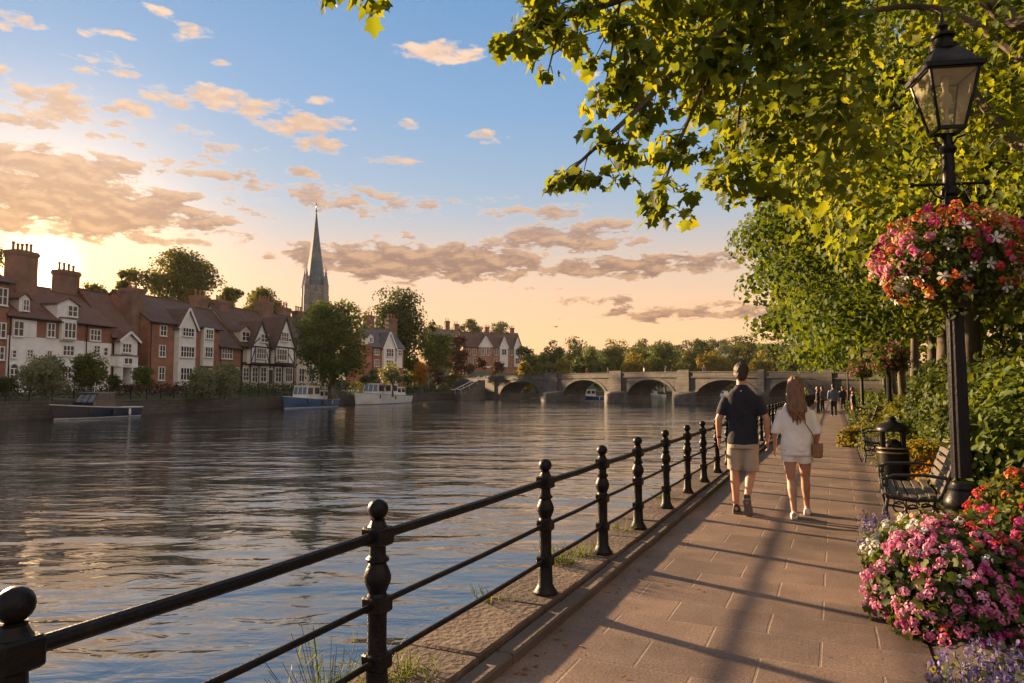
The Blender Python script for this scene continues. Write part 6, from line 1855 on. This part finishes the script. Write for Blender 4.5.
# --- people farther along the path
def far_person(px, D, h, shirt, legs_, hair, label, rz_=0, step=.18, long_hair=False, vox=.022):
    x, y = ground_at(px, D)
    root = empty('person', (x, y, 0), rz_, label, 'person'); k = h / 1.78
    S = lambda *p: tuple(q * k for q in p)
    mb = MB(); mb.loft([ellring(z * k, a * k, b_ * k) for z, a, b_ in ((.85, .15, .11), (1.0, .14, .10), (1.3, .17, .11), (1.43, .12, .08), (1.48, .06, .055))])
    mb.tube([S(0, 0, 1.42), S(0, .01, 1.6)], .055 * k, 10); head(mb, S(0, .015, 1.66), k)
    leg(mb, S(-.09, 0, .88), S(-.09, step * .6, .48), S(-.09, step * .7, .09), S(-.09, step * .7 + .14, .03)); leg(mb, S(.09, 0, .88), S(.09, 0, .48), S(.09, -step, .10), S(.09, -step + .13, .03))
    arm(mb, S(-.19, 0, 1.38), S(-.24, -.04, 1.10), S(-.24, .08, .88), -1); arm(mb, S(.19, 0, 1.38), S(.24, -.06, 1.10), S(.24, -.02, .86), 1)
    remeshed('body', mb, MATS['skin'], vox * .8, root, 1)
    mb = MB(); mb.loft([ellring(z * k, a * k, b_ * k) for z, a, b_ in ((.84, .18, .13), (1.0, .175, .125), (1.3, .20, .13), (1.42, .17, .10), (1.48, .08, .07))])
    for s in (-1, 1): mb.tube([S(s * .15, 0, 1.38), S(s * .21, -.01, 1.28), S(s * .245, -.04, 1.08), S(s * .245, .02, .95)], [.075 * k, .075 * k, .058 * k, .05 * k], 10)
    remeshed('shirt', mb, MATS[shirt], vox, root, 1)
    mb = MB(); mb.loft([ellring(.78 * k, .165 * k, .12 * k), ellring(.90 * k, .165 * k, .12 * k)])
    mb.tube([S(-.085, 0, .86), S(-.09, step * .6, .48), S(-.09, step * .7, .08)], [.10 * k, .075 * k, .06 * k], 10); mb.tube([S(.085, 0, .86), S(.09, 0, .48), S(.09, -step, .09)], [.10 * k, .075 * k, .06 * k], 10)
    remeshed('trousers', mb, MATS[legs_], vox, root, 1)
    mb = MB(); mb.ball(S(0, -.01, 1.70), .102 * k, 14, sc=(.85, 1, .95)); mb.ball(S(0, -.04, 1.64), .08 * k, 12)
    if long_hair: mb.tube([S(0, -.06, 1.62), S(0, -.10, 1.4)], [.08 * k, .05 * k], 10, round_end=True)
    remeshed('hair', mb, MATS[hair], vox, root, 0)
    return root
far_person(833, 38.5, 1.80, 'blue_shirt', 'dark_cloth', 'hair_dark', 'distant man in a blue grey shirt and dark trousers walking on the path')
far_person(842.5, 50, 1.72, 'dark_cloth', 'dark_cloth', 'hair_dark', 'person in dark clothes walking just right of the man in the blue grey shirt', step=.1)
far_person(822, 47, 1.70, 'grey_cloth', 'dark_cloth', 'hair_dark', 'person in grey standing by the railing left of the man in blue grey', R(60), .05)
far_person(817.5, 43, 1.68, 'dark_cloth', 'dark_cloth', 'hair_auburn', 'person in dark clothes leaning by the railing behind the shoulder of the woman', R(80), .05, True)
far_person(849, 66, 1.75, 'red_cloth', 'dark_cloth', 'hair_dark', 'far person in a red top near the end of the path', R(170), .15)
far_person(852.5, 32, 1.6, 'dark_cloth', 'dark_cloth', 'hair_dark', 'person in black standing at the edge of the flower bed by the distant bench', R(-90), .03)
# heads along the bridge
for i, (px, m1, w) in enumerate(((548, 'dark_cloth', 'dark figure on the bridge above the first pier'), (583, 'red_cloth', 'figure in red on the bridge above the second arch'), (604, 'grey_cloth', 'grey figure on the bridge left of the second pier'), (640, 'white_linen', 'pale figure on the bridge above the third arch'), (662, 'dark_cloth', 'dark figure on the bridge right of the third arch crown'), (700, 'blue_shirt', 'blue figure on the bridge left of the head of the man'))):
    t = b_s(px); p = bridge.matrix_basis @ Vector((t, 1.0, 0))
    o = far_person(px, 100, 1.75, m1, 'dark_cloth', 'hair_dark', w, R(40 * i), .1, vox=.05); o.location = (p.x, p.y, deck_top(t) + .012)

# ------------------------------------------------------------------ boats
def boat(name, label, loc, rz_, L_, beam, free, hull_m, cab, deck_m='boat_deck', stripe='hull_white', roof='hull_white', bow_rise=.5, cabin_m='hull_white'):
    """bow towards local -x; cab = list of (x0, x1, half width, height, window count, rake)"""
    root = empty(name, loc, rz_, label, 'boat')
    st = []
    for t in np.linspace(0, 1, 15):
        x = -L_ / 2 + L_ * t
        b_ = beam / 2 * (math.sin(min(1, t / .5) * math.pi / 2) ** .75 if t < .5 else 1 - .12 * ((t - .5) / .5) ** 2)
        b_ = max(b_, .03); sh = free * (1 + bow_rise * (1 - t) ** 2.2); rake = -.55 * (1 - t) ** 3
        st.append((x, b_, sh, rake))
    ring = lambda x, b_, sh, rk: [(x + rk, b_, sh), (x + rk * .6, b_ * .95, sh * .55), (x + rk * .15, b_ * .80, 0), (x, b_ * .4, -.35), (x, -b_ * .4, -.35), (x + rk * .15, -b_ * .80, 0), (x + rk * .6, -b_ * .95, sh * .55), (x + rk, -b_, sh)]
    MB().loft([ring(*q) for q in st], closed=True).build('hull', MATS[hull_m], root, smooth=40)
    dk = MB(); dk.loft([[(x + rk, b_ * .97, sh + .012), (x + rk, -b_ * .97, sh + .012)] for x, b_, sh, rk in st], closed=False, cap=False); dk.f = [f[::-1] for f in dk.f]; dk.build('deck', MATS[deck_m], root)
    for sg in (-1, 1):
        MB().tube([(x + rk, sg * b_, sh) for x, b_, sh, rk in st], .035, 6).build('gunwale', MATS[stripe], root)
        MB().tube([(x + rk * .2, sg * (b_ * .82 + .0), .04) for x, b_, sh, rk in st[:]], .032, 5).build('boot_stripe', MATS[stripe], root)
    MB().tube([(st[-1][0], -st[-1][1], st[-1][2]), (st[-1][0], st[-1][1], st[-1][2])], .05, 6).build('transom', MATS[stripe], root)
    for (x0, x1, hw, z0, z1, nw, rk, rk2) in cab:
        mb = MB()
        lo = [(x0, -hw, z0), (x1, -hw, z0), (x1, hw, z0), (x0, hw, z0)]; hi = [(x0 + rk, -hw * .9, z1), (x1 - rk2, -hw * .9, z1), (x1 - rk2, hw * .9, z1), (x0 + rk, hw * .9, z1)]
        mb.loft([lo, hi]); c = mb.build('cabin', MATS[cabin_m], root, smooth=0)
        mb = MB(); o_ = .14
        mb.loft([[(x0 + rk - o_, -hw * .93 - .05, z1), (x1 - rk2 + o_, -hw * .93 - .05, z1), (x1 - rk2 + o_, hw * .93 + .05, z1), (x0 + rk - o_, hw * .93 + .05, z1)], [(x0 + rk - o_ + .05, -hw * .9, z1 + .09), (x1 - rk2 + o_ - .05, -hw * .9, z1 + .09), (x1 - rk2 + o_ - .05, hw * .9, z1 + .09), (x0 + rk - o_ + .05, hw * .9, z1 + .09)]])
        mb.build('cabin_roof', MATS[roof], c, smooth=0)
        H = z1 - z0
        def P_(f, sg, q):                                              # point on the side wall
            z = z0 + H * q; xa, xb = x0 + rk * q, x1 - rk2 * q; return (xa + (xb - xa) * f, sg * (hw * (1 - .1 * q) + .012), z)
        for sg in (-1, 1):
            for i in range(nw):
                f0, f1 = (i + .12) / nw, (i + .88) / nw
                mb = MB(); mb.add([P_(f0, sg, .42), P_(f1, sg, .42), P_(f1, sg, .90), P_(f0, sg, .90)], [(0, 1, 2, 3)]); mb.build('window', GLASS, c, smooth=0)
        for i in range(3):                                             # windscreen
            a, b_ = -1 + 2 * (i + .08) / 3, -1 + 2 * (i + .92) / 3
            fr = lambda q, s_: (x0 + rk * q - .014, hw * (1 - .1 * q) * .96 * s_, z0 + H * q)
            MB().add([fr(.40, a), fr(.40, b_), fr(.92, b_), fr(.92, a)], [(0, 1, 2, 3)]).build('windscreen', MATS['boat_glass'], c, smooth=0)
    for i in (4, 8, 11):
        x, b_, sh, rk = st[i]
        f = MB(); f.lathe([(.02, .62), (.09, .56), (.11, .3), (.09, .06), (.02, 0)], 8, (x, -b_ - .08, sh - .72)); f.tube([(x, -b_ - .06, sh - .12), (x, -b_ * .97, sh + .02)], .015, 4); f.build('fender', MATS['hull_white'] if i % 2 else MATS['hull_dark'], root)
    # bow rail and mast
    mb = MB(); zz = free + .62
    pts = [(st[i][0] + st[i][3], sg * st[i][1] * .92, st[i][2] + .55) for sg, rng_ in ((1, range(6, -1, -1)), (-1, range(0, 7))) for i in rng_]
    mb.tube(pts, .022, 5)
    for q in pts[::3]: mb.tube([q, (q[0], q[1], q[2] - .55)], .018, 5)
    mb.build('bow_rail', MATS['bin_gold'] if False else MATS['grey_cloth'], root)
    if cab:
        x0, x1, hw, z0, z1 = cab[0][:5]
        mb = MB(); mb.tube([((x0 + x1) / 2, 0, z1 + .05), ((x0 + x1) / 2 + .1, 0, z1 + .95)], .025, 5); mb.box((x0 + x1) / 2 - .15, (x0 + x1) / 2 + .25, -.04, .04, z1 + .55, z1 + .62); mb.build('mast', MATS['hull_white'], root)
    return root
MOOR = Facade((-58.0, 33.0), (-.19, 1.0))
def moored(px0, px1):
    q0, q1 = MOOR.s_(px0), MOOR.s_(px1); return q1 - q0, MOOR.pt((q0 + q1) / 2, 0, WATER_Z)
L_, p = moored(56, 133); sc = L_
boat('motor_boat', 'dark open backed motor boat with a low windscreen cabin moored at the left', p, MOOR.rot, L_, 2.7, .85, 'hull_dark', [(-L_ * .20, L_ * .13, 1.05, .85, 2.15, 3, .85, .1)], roof='grey_cloth', cabin_m='hull_dark', stripe='hull_white', deck_m='boat_deck', bow_rise=.45)
L_, p = moored(285, 332)
boat('motor_boat', 'small blue hulled boat with a white wheelhouse beside the big round tree', p, MOOR.rot, L_, 3.0, 1.05, 'hull_blue', [(-L_ * .22, L_ * .08, 1.1, 1.05, 2.9, 2, .4, .0), (L_ * .08, L_ * .28, 1.0, 1.05, 2.3, 2, 0, 0)])
L_, p = moored(356, 405); 
boat('cabin_cruiser', 'white cabin cruiser with a long windowed cabin moored right of the blue boat', p, MOOR.rot, L_, 3.6, 1.35, 'hull_white', [(-L_ * .25, L_ * .18, 1.4, 1.3, 3.35, 3, .6, .1), (L_ * .18, L_ * .36, 1.3, 1.3, 2.8, 2, 0, 0)], stripe='hull_dark')
def afloat(px, D): x, y = ground_at(px, D); return Vector((x, y, WATER_Z))
CAB = [(-2.6, 1.6, 1.25, .95, 2.3, 4, .7, .2)]
boat('cabin_cruiser', 'blue and white cruiser passing under the second arch of the bridge', afloat(588, 150), R(22), 8.2, 2.8, .95, 'hull_blue', CAB)
for i, (px, D, r_, w, n) in enumerate(((634, 215, 5, 'white boat moored beyond the third arch, left one', 8), (652, 222, -6, 'white boat moored beyond the third arch, right one', 9), (710, 190, 4, 'white boat showing under the fourth arch beside the man', 8), (722, 200, -10, 'small white boat between the man and the woman under the bridge', 8), (783, 170, 5, 'white boat seen under the last arch left of the woman', 7))):
    boat('cabin_cruiser', w, afloat(px, D), R(r_ - 15), n, 2.6, .8, 'hull_white', [(-1.8, 1.4, 1.1, .8, 1.9, 3, .5, .2)])
# a bird over the far trees
c = PX(556, 327, 90)
mb = MB(); mb.tube([(-.22, 0, 0), (-.1, 0, .01), (.1, 0, .02), (.2, 0, .02)], [.01, .05, .05, .02], 8)
for sg in (-1, 1): mb.loft([[(-.08, sg * .03, .02), (.08, sg * .03, .02), (.08, sg * .03, .035), (-.08, sg * .03, .035)], [(-.02, sg * .32, .14), (.09, sg * .32, .14), (.09, sg * .32, .15), (-.02, sg * .32, .15)], [(-.10, sg * .6, .08), (-.04, sg * .6, .08), (-.04, sg * .6, .085), (-.10, sg * .6, .085)]])
o = mb.build('bird', MATS['dark_cloth']); o.location = c; o.rotation_euler.z = 1.0
tag(o, 'small dark bird flying low over the trees beyond the bridge', 'bird')
# ------------------------------------------------------------------ evening air
mb = MB(); mb.box(-640, 420, -160, 900, -4.2, 62)
hz_m = bpy.data.materials.new('evening_haze'); hz_m.use_nodes = True
nt = hz_m.node_tree; nt.nodes.clear()
pv = nt.nodes.new('ShaderNodeVolumePrincipled'); pv.inputs['Color'].default_value = (.95, .90, .84, 1); pv.inputs['Density'].default_value = HAZE; pv.inputs['Anisotropy'].default_value = .35
out = nt.nodes.new('ShaderNodeOutputMaterial'); nt.links.new(pv.outputs[0], out.inputs['Volume'])
o = mb.build('haze', hz_m, smooth=0); tag(o, 'thin warm evening haze over the river and the town', 'haze', kind='stuff')
